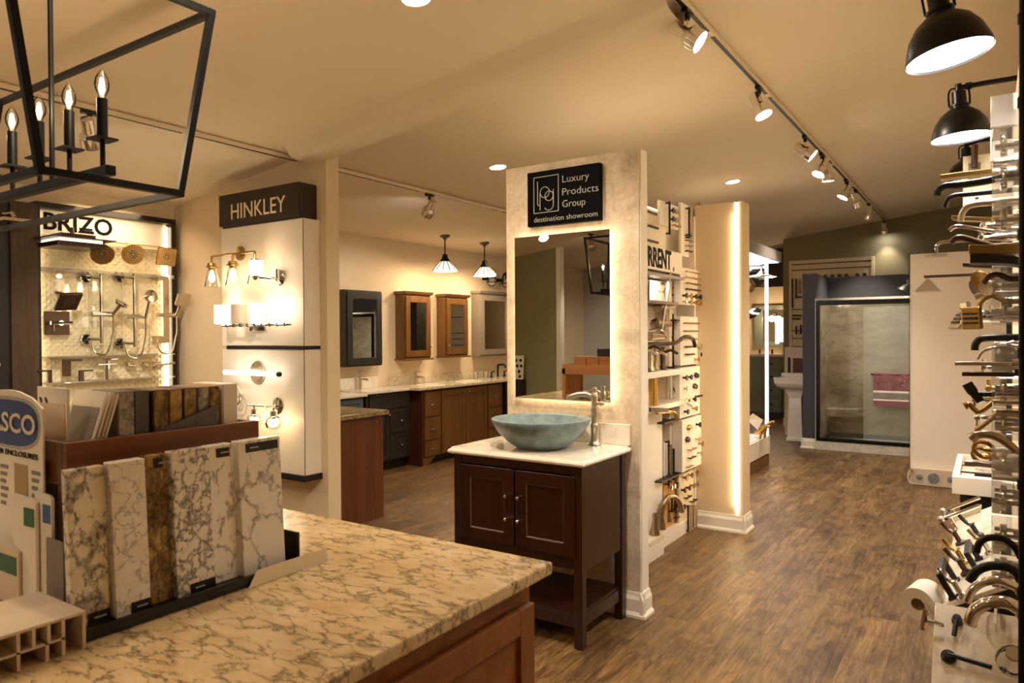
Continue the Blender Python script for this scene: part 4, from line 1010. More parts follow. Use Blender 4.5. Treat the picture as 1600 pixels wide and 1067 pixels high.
build('edge_strip', G().box(-4.17, -4.152, 4.2755, 4.30, .0, .845), 'cherry', t)
single('granite_worktop', G().box(-4.98, -4.115, 3.675, 4.335, .8455, .883), 'granite_brown', 'speckled brown granite top on the cherry cabinet', 'worktop', bev=.004)

# ---------------------------------------------------------------- hardware display wall behind the partition
t = thing('hardware_display', 'tall white display wall of taps and cabinet hardware behind the plaster partition', 'display', (-2.0, 4.5, 0))
build('back_board', G().box(-2.06, -2.03, 3.60, 5.385, 0, 2.40), 'white_panel', t)
build('end_board', G().box(-2.03, -1.886, 5.368, 5.388, 0, 2.40), 'white_panel', t)
build('kick_base', G().box(-2.03, -1.835, 3.60, 4.60, .0, .10), 'white_panel', t, bev=.003); build('kick_base', G().box(-2.03, -1.885, 4.60, 5.38, .0, .075), 'white_panel', t, bev=.003)
build('deck', G().box(-2.03, -1.835, 3.60, 4.60, .10, .135), 'shelf_marble', t); build('deck', G().box(-2.03, -1.885, 4.60, 5.36, .0755, .095), 'white_panel', t)
build('cheek_panel', G().box(-2.03, -1.925, 3.62, 4.80, .136, .985), 'white_panel', t, bev=.002)
build('divider', G().box(-2.03, -1.92, 4.93, 4.985, .98, 2.05), 'grey_frame' if False else 'plastic_white', t, bev=.001)
build('divider', G().box(-2.03, -1.92, 4.93, 4.985, .62, .97), 'plastic_white', t, bev=.001)
bz = lambda a, b: (min(a[2], b[2]), max(a[2], b[2]))
BOARDS = {}
def board(key, p0, p1, xf, m_='white_panel', th=.02, name='display_panel'):
    y0, y1 = min(p0[1], p1[1]), max(p0[1], p1[1]); z0, z1 = bz(p0, p1)
    b_ = build(name, G().box(xf-th, xf, y0, y1, z0, z1), m_, t, bev=.002); BOARDS[key] = (xf, y0, y1, z0, z1); return b_
board('top middle', (-1.95,4.833,2.453), (-1.95,5.211,2.279), -1.95)
board('top end', (-1.93,5.2,2.488), (-1.93,5.551,2.088), -1.93)
board('second', (-1.87,5.02,1.984), (-1.87,5.449,1.712), -1.87, th=.05)
board('third', (-1.87,5.017,1.624), (-1.87,5.445,1.263), -1.87, th=.05)
board('fourth', (-1.855,4.96,1.249), (-1.855,5.412,0.882), -1.855, th=.065)
board('fifth', (-1.845,4.981,0.868), (-1.845,5.424,0.489), -1.845, th=.075)
board('lowest', (-1.9,5.06,0.464), (-1.9,5.46,0.034), -1.90, 'paper_cream')
board('niche', (-1.93,4.838,0.717), (-1.93,5.1,0.435), -1.93, 'white_panel')
board('orange', (-1.93,4.835,0.443), (-1.93,5.123,0.076), -1.93, 'orange_board')
g = G(); y0, y1 = 3.62, 4.96
build('shelf', G().box(-2.03, -1.83, y0, y1, 1.205, 1.245), 'white_panel', t, bev=.003)
build('shelf', G().box(-2.03, -1.82, y0, 5.02, .985, 1.02), 'shelf_marble', t, bev=.003)
build('shelf', G().box(-2.03, -1.84, 3.62, 4.9, 1.70, 1.72), 'bronze', t)
for k, (a, b2) in enumerate((((-1.86,4.951,1.609), (-1.86,5.389,1.582)), ((-1.86,4.91,1.256), (-1.86,5.357,1.252)), ((-1.84,4.707,0.875), (-1.84,5.281,0.871)), ((-1.86,4.66,0.472), (-1.86,5.335,0.471)))):
    build('shade_strip', G().box(-2.02, -1.872, min(a[1], 5.36), min(b2[1], 5.364), (a[2]+b2[2])/2-.006, (a[2]+b2[2])/2+.006), 'dark_board', t)  # dark strips stand in for the shadow lines under the boards
s_ = build('sign_board', G().box(-2.02, -1.855, 3.62, (-1.85,5.021,2.201)[1], 1.925, 2.08), 'white_panel', t, bev=.004)
build('sign_light', G().box(-2.02, -1.84, 3.62, (-1.85,5.019,2.062)[1], 1.885, 1.905), 'grey_frame', t)
text('lettering', 'CURRENT', 'letter_black', s_, (-1.8545, 4.20, 1.948), Y, Z, .125, .60, .002, .03)
g = G()
for zz in (2.365, 2.265, 2.16): g.box(-2.03, -2.018, 3.62, 4.98, zz, zz+.014)
build('slat_groove', g, 'dark_board', t)
build('top_light', G().box(-2.05, -2.035, 3.65, 5.35, 2.4005, 2.412), 'led_strip', t)
lamp('top_glow', t, 'AREA', (-2.0, 4.6, 2.43), .4, MID, .08, (.15, 0, 1)); tg_ = bpy.data.objects['top_glow']; tg_.data.shape = 'RECTANGLE'; tg_.data.size = .06; tg_.data.size_y = 1.4
ORD = ['top', 'second', 'third', 'fourth', 'fifth', 'sixth', 'seventh', 'eighth']
CN = {'black_satin': 'black', 'brass': 'brass', 'gold': 'gold', 'bronze': 'bronze', 'nickel': 'nickel', 'chrome': 'chrome', 'champagne': 'champagne'}
COLN = ['first', 'second', 'third', 'fourth', 'fifth', 'sixth']
def hw(kind, key, u, v, L, m_, row, col=None):
    xf, y0, y1, z0, z1 = BOARDS[key]
    y = y0+(y1-y0)*u; z = z1-(z1-z0)*v; col_ = CN[m_]
    where = 'on the %s white board, %s row' % (key, ORD[row]) + (', %s along' % COLN[col] if col is not None else '')
    grp = 'cabinet hardware on the %s board' % key
    if kind == 'hbar':
        o = thing('bar_pull', '%s bar pull lying level %s' % (col_, where), 'pull', (xf, y, z), grp)
        build('bar', G().tube([(xf+.025, y-L/2, z), (xf+.025, y+L/2, z)], .007, 8), m_, o, True)
        for s2 in (-1, 1): build('post', G().tube([(xf, y+s2*L*.38, z), (xf+.025, y+s2*L*.38, z)], .005, 6), m_, o, True)
    elif kind == 'vbar':
        o = thing('bar_pull', '%s bar pull set upright %s' % (col_, where), 'pull', (xf, y, z), grp)
        build('bar', G().tube([(xf+.028, y, z-L/2), (xf+.028, y, z+L/2)], .008, 8), m_, o, True)
        for s2 in (-1, 1): build('post', G().tube([(xf, y, z+s2*L*.46), (xf+.028, y, z+s2*L*.46)], .007, 6), m_, o, True)
    elif kind == 'knob':
        o = thing('cabinet_knob', '%s cabinet knob %s' % (col_, where), 'knob', (xf, y, z), grp)
        build('knob', G().lathe([(.010, 0), (.007, .010), (.009, .018), (.020, .026), (.020, .034), (0, .038)], (xf, y, z), 12, (1, 0, 0)), m_, o, True)
    elif kind == 'cup':
        o = thing('cup_pull', '%s cup pull %s' % (col_, where), 'pull', (xf, y, z), grp)
        g = G().add([(xf+.026*math.sin(PI*i/8)*math.sin(PI*j/8) , y+.042*math.cos(PI*i/8), z+.026*math.cos(PI*j/8)*math.sin(PI*i/8)) for i in range(9) for j in range(0, 7)],
                    [(i*7+j, i*7+j+1, (i+1)*7+j+1, (i+1)*7+j) for i in range(8) for j in range(6)])
        build('cup', g, m_, o, True)
for k, m_ in enumerate(('black_satin', 'champagne', 'nickel')):
    hw('knob', 'top middle', .50+.17*k, .30, 0, m_, 0, k); hw('knob', 'top middle', .50+.17*k, .66, 0, m_, 1, k)
hw('vbar', 'top middle', .30, .68, .24, 'black_satin', 1, 3); hw('hbar', 'top middle', .72, .9, .14, 'gold', 2)
for k, m_ in enumerate(('black_satin', 'nickel', 'champagne', 'brass')): hw('vbar', 'top end', .28+.17*k, .36, .24, m_, 0, k)
hw('vbar', 'top end', .93, .5, .50, 'gold', 0, 4)
for k, m_ in enumerate(('black_satin', 'champagne', 'nickel', 'bronze')): hw('hbar', 'top end', .40, .60+.10*k, .16, m_, 1+k)
for k, m_ in enumerate(('nickel', 'nickel', 'brass', 'bronze')): hw('hbar', 'second', .5, .10+.16*k, .30, m_, k)
for k, m_ in enumerate(('black_satin', 'brass', 'bronze', 'black_satin')): hw('knob', 'second', .12+.24*k, .76, 0, m_, 4, k)
for k, m_ in enumerate(('nickel', 'champagne', 'brass', 'gold')): hw('knob', 'second', .12+.24*k, .93, 0, m_, 5, k)
for k, m_ in enumerate(('brass', 'champagne', 'nickel', 'black_satin', 'bronze')): hw('hbar', 'third', .42-.02*k, .14+.16*k, .32-.04*k, m_, k)
hw('knob', 'third', .85, .62, 0, 'nickel', 3, 1); hw('knob', 'third', .9, .80, 0, 'black_satin', 4, 1); hw('knob', 'third', .72, .9, 0, 'gold', 5, 1)
for k, m_ in enumerate(('bronze', 'black_satin')): hw('knob', 'fourth', .15+.22*k, .2, 0, m_, 0, k)
hw('cup', 'fourth', .75, .2, 0, 'black_satin', 0, 2); hw('cup', 'fourth', .68, .42, 0, 'bronze', 1, 1); hw('knob', 'fourth', .2, .42, 0, 'nickel', 1, 0)
for k, m_ in enumerate(('brass', 'nickel', 'black_satin')): hw('knob', 'fourth', .15+.2*k, .66, 0, m_, 2, k)
hw('hbar', 'fourth', .8, .62, .10, 'black_satin', 2, 3); hw('knob', 'fourth', .2, .88, 0, 'black_satin', 3, 0); hw('knob', 'fourth', .6, .86, 0, 'gold', 3, 1)
hw('cup', 'fifth', .3, .18, 0, 'gold', 0, 0); hw('knob', 'fifth', .68, .16, 0, 'black_satin', 0, 1); hw('cup', 'fifth', .22, .40, 0, 'bronze', 1, 0); hw('knob', 'fifth', .65, .45, 0, 'nickel', 1, 1)
hw('hbar', 'fifth', .35, .60, .14, 'brass', 2, 0); hw('knob', 'fifth', .8, .56, 0, 'brass', 2, 1); hw('hbar', 'fifth', .35, .76, .12, 'black_satin', 3, 0); hw('knob', 'fifth', .75, .74, 0, 'nickel', 3, 1); hw('hbar', 'fifth', .25, .92, .10, 'champagne', 4, 0)
for k, m_ in enumerate(('champagne', 'brass', 'brass')): hw('knob', 'lowest', .2+.3*k, .1, 0, m_, 0, k)
for k, m_ in enumerate(('bronze', 'bronze', 'brass', 'champagne')): hw('knob', 'lowest', .12+.24*k, .3, 0, m_, 1, k)
hw('hbar', 'lowest', .35, .46, .11, 'bronze', 2, 0); hw('hbar', 'lowest', .65, .58, .11, 'bronze', 3, 0); hw('knob', 'lowest', .1, .58, 0, 'bronze', 3, 1)
for k, m_ in enumerate(('bronze', 'nickel', 'champagne', 'nickel', 'nickel')): hw('vbar', 'lowest', .28+.14*k, .82+.01*k, .20-.015*k, m_, 4, k)
for k, m_ in enumerate(('bronze', 'champagne', 'black_satin', 'bronze', 'nickel')): hw('vbar', 'niche', .1+.18*k, .52+.04*k, .33-.05*k, m_, 0, k)
for k, m_ in enumerate(('chrome', 'nickel', 'black_satin')): hw('knob', 'orange', .3+.2*k, .16, 0, m_, 0, k)
for k, m_ in enumerate(('bronze', 'bronze', 'champagne')): hw('vbar', 'orange', .3+.2*k, .5, .10, m_, 1, k)
for k, m_ in enumerate(('black_satin', 'bronze', 'bronze')): hw('hbar', 'orange', .75, .58+.12*k, .07, m_, 2+k)
def tubething(name, lab, cat, pts, r, m_, grp=None, n=10, extra=None, smooth_n=5, part='spout'):
    P = smoothpath(pts, smooth_n) if smooth_n else [Vector(p) for p in pts]
    o = thing(name, lab, cat, pts[0], grp); build(part, G().tube(P, r, n), m_, o, True)
    for nm, g, mm in (extra or ()): build(nm, g, mm, o, True)
    return o
fg = 'display faucets on the hardware wall shelves'
# big bronze gooseneck with two bell handles on the marble deck
dz = .1352
b2 = (-1.9,4.71,0.186); b2 = (b2[0], b2[1], dz)
o = thing('widespread_faucet', 'large champagne bronze gooseneck faucet with bell handles on the lowest deck', 'faucet', b2, fg)
cyl = lambda p, r0, r1, h: G().lathe([(r0, 0), (r0, .01), (r1, h*.7), (r1*1.25, h*.85), (r1, h), (0, h)], p, 18)
build('base', cyl(b2, .034, .018, .14), 'champagne', o, True)
build('spout', G().tube(smoothpath([(b2[0], b2[1], dz+.12), (-1.9,4.723,0.251), (-1.89,4.722,0.31), (-1.88,4.792,0.343), (-1.87,4.89,0.33), (-1.86,4.964,0.275), (-1.85,4.989,0.201)], 5), .019, 12), 'champagne', o, True)
for q_ in ((-1.88,4.547,0.182), (-1.94,4.932,0.173)):
    build('handle', cyl((q_[0], q_[1], dz), .034, .015, .15), 'champagne', o, True)
o = thing('basin_faucet', 'tall gold column faucet with dark lever on the marble shelf', 'faucet', (-1.86, (-1.86,4.483,0.906)[1], 1.0205), fg)
gy = (-1.86,4.483,0.906)[1]
build('body', G().tube([(-1.86, gy, 1.0205), (-1.86, gy, 1.20)], .030, 16), 'gold', o, True)
build('spout', G().tube(smoothpath([(-1.85,4.515,0.972), (-1.84,4.708,0.959), (-1.83,4.791,0.938), (-1.83,4.84,0.893)], 4), .015, 10), 'gold', o, True)
build('lever', G().obox((Vector((-1.82,4.314,1.009))+Vector((-1.82,4.622,0.977)))/2, (Vector((-1.82,4.622,0.977))-Vector((-1.82,4.314,1.009)))/2, (.012, 0, 0), (0, 0, .014)), 'bronze', o, bev=.002)
o = thing('basin_faucet', 'slim chrome faucet behind the gold one on the marble shelf', 'faucet', (-1.92, (-1.92,4.937,0.854)[1], 1.0205), fg)
cy_ = (-1.92,4.937,0.854)[1]
build('body', G().tube([(-1.92, cy_, 1.0205), (-1.92, cy_, 1.19)], .022, 12), 'chrome', o, True); build('spout', G().tube(smoothpath([(-1.92, cy_, 1.19), (-1.88,4.999,0.999), (-1.85,5.102,0.997), (-1.84,5.156,0.96)], 4), .012, 10), 'chrome', o, True)
# shelf A cluster
o = thing('kitchen_faucet', 'long bent bronze faucet spout reaching past the upper shelf', 'faucet', (-1.90, 4.6, 1.2455), fg)
build('body', G().lathe([(.03, 1.2455), (.03, 1.26), (.02, 1.29), (.022, 1.36), (.018, 1.43), (0, 1.44)], (-1.9, 4.62, 0), 16), 'champagne', o, True)
build('spout', G().tube(smoothpath([(-1.9, 4.45, 1.42), (-1.88, 4.66, 1.425), (-1.83, 4.82, 1.435), (-1.80, 4.92, 1.475), (-1.78, 5.02, 1.46), (-1.775, 5.06, 1.40)], 5), .014, 10), 'bronze', o, True)
for k, (yy, hh, m_, lab) in enumerate(((4.38, .17, 'chrome', 'short chrome pillar faucet on the upper shelf next to the partition'), (4.46, .20, 'bronze', 'bronze pillar faucet on the upper shelf, second from the partition'), (4.54, .15, 'nickel', 'nickel pillar faucet on the upper shelf behind the bent bronze spout'), (4.75, .16, 'bronze', 'bronze wavy-handled faucet at the end of the upper shelf'))):
    o = thing('basin_faucet', lab, 'faucet', (-1.9, yy, 1.2455), fg)
    build('body', G().lathe([(.028, 1.2455), (.028, 1.255), (.016, 1.28), (.02, 1.2455+hh*.6), (.013, 1.2455+hh*.8), (.017, 1.2455+hh), (0, 1.25+hh)], (-1.9, yy, 0), 14), m_, o, True)
    build('spout', G().tube(smoothpath([(-1.9, yy, 1.2455+hh*.7), (-1.85, yy+.02, 1.2455+hh*.85), (-1.80, yy+.03, 1.2455+hh*.7)], 4), .010, 8), m_, o, True)
    build('acrylic_plinth', G().box(-1.93, -1.86, yy-.035, yy+.035, 1.2452, 1.2454), 'acrylic', o)
# shower rail group above
xw = -1.93
o = thing('shower_rail', 'brushed nickel exposed shower rail with round valves leaning on the display wall', 'shower set', (xw, 4.5, 1.5), fg)
g = G().tube([(-1.86,4.793,1.93), (-1.86,4.635,1.53)], .012, 10); build('hand_shower', g, 'nickel', o, True)
g = G().tube([(-1.93,4.897,1.826), (-1.93,4.894,1.522)], .012, 10); g.tube([(-1.93,4.96,1.876), (-1.93,4.956,1.522)], .009, 10); build('riser', g, 'champagne', o, True)
for (a, b3) in (((-1.9,4.69,1.681), (-1.86,4.839,1.694)), ((-1.9,4.643,1.561), (-1.86,4.789,1.566)), ((-1.9,4.811,1.952), (-1.86,4.854,1.953))):
    g = G().tube([a, b3], .020, 14); a_ = Vector(a); g.lathe([(.044, -.02), (.044, .012), (.03, .02)], a_, 20, (.3, -1, 0)); build('valve', g, 'champagne', o, True)
o = thing('shower_set', 'chrome curved shower arm over a nickel valve near the partition edge', 'shower set', (-1.9, 4.4, 1.45), fg)
g = G().tube(smoothpath([(-1.86,4.403,1.517), (-1.85,4.52,1.527), (-1.84,4.608,1.512), (-1.84,4.666,1.473)], 4), .009, 8); build('arm', g, 'chrome', o, True)
g = G().tube([(-1.88,4.461,1.479), (-1.86,4.635,1.482)], .03, 14); build('valve', g, 'champagne', o, True)
build('plate', G().box(-1.93, -1.915, (-1.92,4.544,1.417)[1], (-1.92,4.76,1.414)[1], (-1.92,4.644,1.411)[2]-.0, (-1.92,4.645,1.442)[2]), 'bronze', o)
o = thing('framed_sample', 'white graphic card with brass shower fitting on the bronze shelf', 'card', (-1.9, 4.45, 1.72), fg)
build('card', G().box(-1.95, -1.945, (-1.945,4.63,1.901)[1], (-1.945,4.949,1.922)[1], 1.7205, 1.87), 'paper_white', o)
g = G().tube([(-1.94,4.698,1.959), (-1.92,4.813,1.958)], .012, 8); g.tube([(-1.94,4.767,1.919), (-1.93,4.886,1.894)], .01, 8); build('fitting', g, 'brass', o, True)
g = G().tube(smoothpath([(-1.93,4.595,1.986), (-1.93,4.629,1.945), (-1.93,4.628,1.883)], 4), .014, 8); build('dark_arm', g, 'black_satin', o, True)
o = thing('wall_hook', 'small nickel ring hook below the bronze shelf', 'hook', (-1.93, 4.5, 1.65), fg)
g = G().tube(smoothpath([(-1.93,4.719,1.844), (-1.92,4.729,1.799), (-1.92,4.787,1.789), (-1.92,4.86,1.81)], 4), .005, 6); g.tube([(-1.98,4.817,1.856), (-1.93,4.861,1.856)], .012, 8); build('hook', g, 'nickel', o, True)
o = thing('bar_pull', 'long black bar pull hanging upright on the wall beside the shower rail', 'pull', (-1.93, 4.75, 1.5), fg)
build('bar', G().tube([(-1.93,5.021,1.644), (-1.93,5.019,1.485)], .010, 8), 'black_satin', o, True); build('post', G().tube([(-1.93,4.969,1.476), (-1.93,5.084,1.48)], .012, 8), 'black_satin', o, True)
for k, (p_, q_, m_) in enumerate((((-1.98,5.075,1.842), (-1.98,5.246,1.841), 'brass'), ((-1.98,5.062,1.789), (-1.98,5.245,1.787), 'brass'), ((-1.98,5.061,1.741), (-1.98,5.245,1.738), 'gold'))):
    o = thing('bar_pull', 'gold bar pull in the niche beside the divider, %s from its top' % COLN[k], 'pull', p_, 'gold pulls in the niche'); build('bar', G().tube([p_, q_], .007, 8), m_, o, True); build('post', G().tube([(p_[0]-.045, p_[1]+.03, p_[2]), (p_[0], p_[1]+.03, p_[2])], .006, 6), m_, o, True)
lamp('display_light', None, 'AREA', (0, 0, 0), 1.1, MID, .3, (-.25, 0, -1)); dl = bpy.data.objects['display_light.001']; dl.parent = t; dl.location = Vector((-1.88, 4.7, 1.878)) - Vector((-2.0, 4.5, 0)); dl.data.shape = 'RECTANGLE'; dl.data.size = .06; dl.data.size_y = .5

# ---------------------------------------------------------------- lit column
t = thing('lit_column', 'cream column with an upright light strip at the end of the hardware wall', 'column', (-1.7, 5.48, 0))
build('shaft', G().box(-1.89, -1.582, 5.39, 5.57, 0, 2.484), 'tan_wall', t); build('shaft', G().box(-1.555, -1.525, 5.39, 5.57, 0, 2.484), 'tan_wall', t); build('shaft', G().box(-1.582, -1.555, 5.43, 5.57, 0, 2.484), 'tan_wall', t)
build('light_strip', G().box(-1.580, -1.557, 5.383, 5.412, .15, 2.475), 'led_strip', t)
skirt(t, 'skirting', [((-1.87, 5.39), (-1.50, 5.39), (0, -1)), ((-1.525, 5.365), (-1.525, 5.58), (1, 0))])
lamp('strip_light', t, 'AREA', (-1.584, 5.380, 1.3), .8, WARM, .02, (-1, .1, 0)); sl_ = bpy.data.objects['strip_light']; sl_.data.shape = 'RECTANGLE'; sl_.data.size = .02; sl_.data.size_y = 2.2


# ---------------------------------------------------------------- lit shower kiosk beyond the column
t = thing('shower_kiosk', 'bright white lit kiosk of shower fittings beyond the cream column', 'display', (-2.4, 7.8, 0))
kx0, kx1, ky0, ky1 = -2.75, -2.075, 6.9, 8.37
zc0, zc1 = .125, .33
build('plinth', G().box(kx0+.02, kx1-.002, ky0, ky1-.002, 0, zc0), 'oak_brown', t); build('base_box', G().box(kx0, kx1, ky0, ky1, zc0+.012, zc1), 'white_panel', t, bev=.003); build('base_lip', G().box(kx0, kx1+.008, ky1-.09, ky1+.008, zc0+.012, zc1+.004), 'white_trim', t)
build('deck', G().box(kx0, kx1-.01, ky0, ky1-.01, zc1, zc1+.012), 'white_gloss', t)
build('header', G().box(kx0-.0, kx1+.06, ky0, ky1+.35, 2.325, 2.445), 'grey_frame', t, bev=.004); build('light_panel', G().box(kx0+.05, kx1+.03, ky0+.05, ky1+.32, 2.315, 2.3249), 'led_white', t)
build('light_post', G().box(kx1-.032, kx1-.002, ky1-.05, ky1-.01, zc1+.012, 2.315), 'led_white', t); build('light_post', G().box(-2.42, -2.345, 8.28, 8.30, zc1+.012, 2.315), 'led_white', t)
build('glass_side', G().box(-2.34, -2.11, ky1-.024, ky1-.016, zc1+.012, 2.315), 'clear_glass', t)
build('back_wall', G().box(kx0, kx0+.03, ky0, ky1-.1, zc1, 2.315), 'white_gloss', t)
lamp('kiosk_light', t, 'AREA', (-2.4, 7.6, 2.30), 5, (.95, .97, 1), .6, (0, 0, -1))
o = thing('wall_shower', 'large chrome rain shower head on a square arm under the kiosk header', 'shower head', (-2.099,8.1,2.122)); c_ = Vector((-2.085,8.1,2.114))
build('head', G().lathe([(.02, .07), (.05, .035), (.15, .012), (.155, 0), (0, 0)], c_, 28), 'chrome', o, True); build('arm', G().tube([c_+Z*.06, c_+Z*.13, c_+Vector((-.26, -.1, .13))], .016, 10), 'chrome', o, True)
o = thing('shower_valve', 'round brass valve on the kiosk wall', 'valve', (-2.204,8,2.015)); c_ = Vector((-2.197,8,2.015)); build('body', G().lathe([(.07, -.03), (.075, 0), (.06, .02), (.03, .04), (0, .05)], c_, 20, (.6, -.8, 0)), 'brass', o, True); build('pin', G().tube([c_, c_+Vector((-.12, .1, 0))], .02, 8), 'brass', o, True)
o = thing('hand_shower', 'dark blue-grey tilted hand shower in the kiosk', 'shower head', (-2.163,8,1.704)); c_ = Vector((-2.156,8,1.711)); build('head', G().lathe([(.03, -.03), (.11, -.01), (.115, .008), (0, .012)], c_, 22, (.5, -.2, -.85), .8), 'chrome', o, True); build('handle', G().tube([c_+Z*.02, c_+Vector((-.12, .02, .06))], .02, 8), 'charcoal', o, True)
o = thing('price_card', 'white square card leaning on the kiosk deck', 'card', (-2.158,8.1,0.539)); a = [Vector((-2.229,8,0.545)), Vector((-2.172,8.05,0.607)), Vector((-2.088,8.15,0.531)), Vector((-2.13,8.1,0.42))]; build('sheet', G().prism(a, (.003, -.004, .003)), 'paper_white', o)
for k, (p_, m_) in enumerate((((-2.063,8,0.429), 'gold'), ((-2.028,8.05,0.475), 'brass'))):
    c_ = Vector(p_); o = thing('lever_handle', '%s lever handle on the kiosk deck, %s' % (('gold', 'toward the white card') if k == 0 else ('brass', 'at the light post')), 'handle', c_); build('lever', G().tube(smoothpath([c_+Vector((-.07, 0, -.03)), c_, c_+Vector((.05, 0, .045)), c_+Vector((.09, 0, .05))], 4), [.02]*8+[.016]*5, 10), m_, o, True); build('stem', G().tube([c_, (c_.x-.02, c_.y, .345)], .015, 8), m_, o, True)

# ---------------------------------------------------------------- far end : pedestal sink, slat wall, alcove vanity, shower stall
t = thing('pedestal_sink', 'white porcelain pedestal sink in front of the olive wall', 'sink', (-2.22, 10.4, 0))
build('pedestal', G().add([(cx_+sx*wx, cy_+sy*wy, z_) for z_, wx, wy in ((0, .115, .10), (.05, .115, .10), (.06, .10, .085), (.60, .085, .08), (.68, .11, .10), (.74, .14, .13)) for cx_, cy_ in ((-2.22, 10.42),) for sx, sy in ((-1, -1), (1, -1), (1, 1), (-1, 1))],
      [(3, 2, 1, 0)] + [(4*i+j, 4*i+(j+1) % 4, 4*i+4+(j+1) % 4, 4*i+4+j) for i in range(5) for j in range(4)] + [(20, 21, 22, 23)]), 'porcelain', t, bev=.012)
g = G()
pr = [(.15, .12, .72), (.22, .19, .76), (.25, .22, .80), (.26, .23, .86), (.27, .24, .875), (.255, .225, .885), (.20, .16, .885), (.17, .13, .82), (.05, .05, .79)]
g.add([(-2.245+sx*wx, 10.40+sy*wy, z_) for wx, wy, z_ in [(a_*.84, b_, c_) for a_, b_, c_ in pr] for sx, sy in ((-1, -1), (1, -1), (1, 1), (-1, 1))], [(3, 2, 1, 0)] + [(4*i+j, 4*i+(j+1) % 4, 4*i+4+(j+1) % 4, 4*i+4+j) for i in range(8) for j in range(4)] + [(32, 33, 34, 35)])
build('basin', g, 'porcelain', t, bev=.01)
build('rear_ledge', G().box(-2.46, -2.03, 10.60, 10.66, .72, .93), 'porcelain', t, bev=.008)
t = thing('slat_display', 'cream slatted display board of pulls on the olive wall', 'display', (-2.0, 11.95, 1.2))
sx0_, sx1_ = (-2.643,11.93,2.618)[0], (-1.425,11.93,2.544)[0]
build('board', G().box(sx0_, sx1_, 11.94, 11.999, 1.05, 2.64), 'paper_cream', t)
for zz in (2.57, 2.48, 1.86, 1.27, 1.40, 1.52): build('groove', G().box(sx0_+.03, sx1_-.03, 11.935, 11.942, zz, zz+.014), 'dark_board', t)
for a_ in (sx0_, sx1_-.04): build('edge_trim', G().box(a_, a_+.04, 11.92, 11.94, 1.05, 2.64), 'paper_cream', t)
for k, (p_, q_, m_) in enumerate((((-2.589,11.9,2.349), (-2.589,11.9,1.903), 'black_satin'), ((-2.531,11.9,2.346), (-2.531,11.9,2.043), 'bronze'), ((-2.473,11.9,2.323), (-2.474,11.9,2.122), 'champagne'), ((-2.59,11.9,1.771), (-2.455,11.9,1.768), 'black_satin'), ((-2.59,11.9,1.72), (-2.474,11.9,1.718), 'bronze'), ((-2.532,11.9,1.597), (-2.532,11.9,1.476), 'black_satin'), ((-2.465,11.9,1.617), (-2.465,11.9,1.486), 'bronze'), ((-2.512,11.9,2.062), (-2.455,11.9,2.06), 'black_satin'))):
    o = thing('bar_pull', '%s pull on the slatted board, %s' % (CN[m_], ('longest upright', 'second upright', 'third upright', 'first level one below the groove', 'second level one below the groove', 'short upright below the level ones', 'short upright touching the blue wall', 'short level one')[k]), 'pull', p_, 'pulls on the slatted board')
    build('bar', G().tube([p_, q_], .012, 8), m_, o, True); build('post', G().tube([p_, (p_[0], 11.941, p_[2])], .008, 6), m_, o, True); build('post', G().tube([q_, (q_[0], 11.941, q_[2])], .008, 6), m_, o, True)
for k, xx in enumerate((-2.1, -2.0, -1.9, -1.8, -1.65, -1.55)):
    o = thing('cabinet_knob', 'dark knob on the slatted board over the shower wall, %s along' % COLN[k], 'knob', (xx, 11.93, 2.36), 'knobs on the slatted board'); build('knob', G().lathe([(.012, 0), (.012, .03), (.03, .04), (.03, .06), (0, .065)], (xx, 11.941, 2.365), 10, (0, -1, 0)), 'bronze', o, True)
t = thing('mirror_shelf', 'small white display stand with dark wood tile behind the pedestal sink', 'stand', (-2.4, 11.0, .0))
build('board', G().box(*[(-2.48,10.9,1.263)[0], (-2.215,10.9,1.265)[0]], 10.9, 10.93, .0, 1.29), 'plastic_white', t); build('wood_tile', G().box((-2.362,10.89,1.125)[0], (-2.23,10.89,1.127)[0], 10.885, 10.8995, .92, 1.13), 'cherry', t); build('dark_strip', G().box((-2.433,10.89,1.124)[0], (-2.398,10.89,1.124)[0], 10.885, 10.8995, .92, 1.14), 'black_satin', t)
t = thing('alcove_vanity', 'grey-green vanity cabinet in the far alcove', 'vanity', (-3.3, 13.2, 0))
build('carcass', G().box(-3.75, -3.02, 13.0, 13.58, .1, 1.08), 'grey_green', t); build('plinth', G().box(-3.75, -3.02, 13.05, 13.58, 0, .1), 'dark_board', t); build('stone_top', G().box(-3.8, -2.98, 12.96, 13.59, 1.08, 1.12), 'white_stone', t)
panel_door(t, -3.58, -3.34, .13, .83, 12.985, 'grey_green', .05, .014); panel_door(t, -3.58, -3.34, .85, 1.05, 12.985, 'grey_green', .03, .014, 'drawer')
for k, (z0, z1) in enumerate(((.85, 1.05), (.62, .83), (.38, .60), (.13, .36))):
    d_ = build('drawer', G().box(-3.31, -3.05, 12.985, 12.9995, z0, z1), 'grey_green', t, bev=.002); build('knob', G().sphere((-3.18, 12.97, (z0+z1)/2), .02, 10), 'bronze', d_, True)
t = thing('alcove_mirror', 'pale framed mirror above the grey-green alcove vanity', 'mirror', (-3.3, 13.55, 1.2))
g = G(); mx0, mx1 = -3.62, -2.98; g.box(mx0, mx1, 13.55, 13.599, 1.92, 2.0); g.box(mx0, mx1, 13.55, 13.599, 1.25, 1.33); g.box(mx0, mx0+.14, 13.55, 13.599, 1.33, 1.92); g.box(mx1-.10, mx1, 13.55, 13.599, 1.33, 1.92); build('frame', g, 'grey_green', t)
build('glass', G().box(mx0+.14, mx1-.10, 13.575, 13.58, 1.33, 1.92), 'mirror_glass', t)
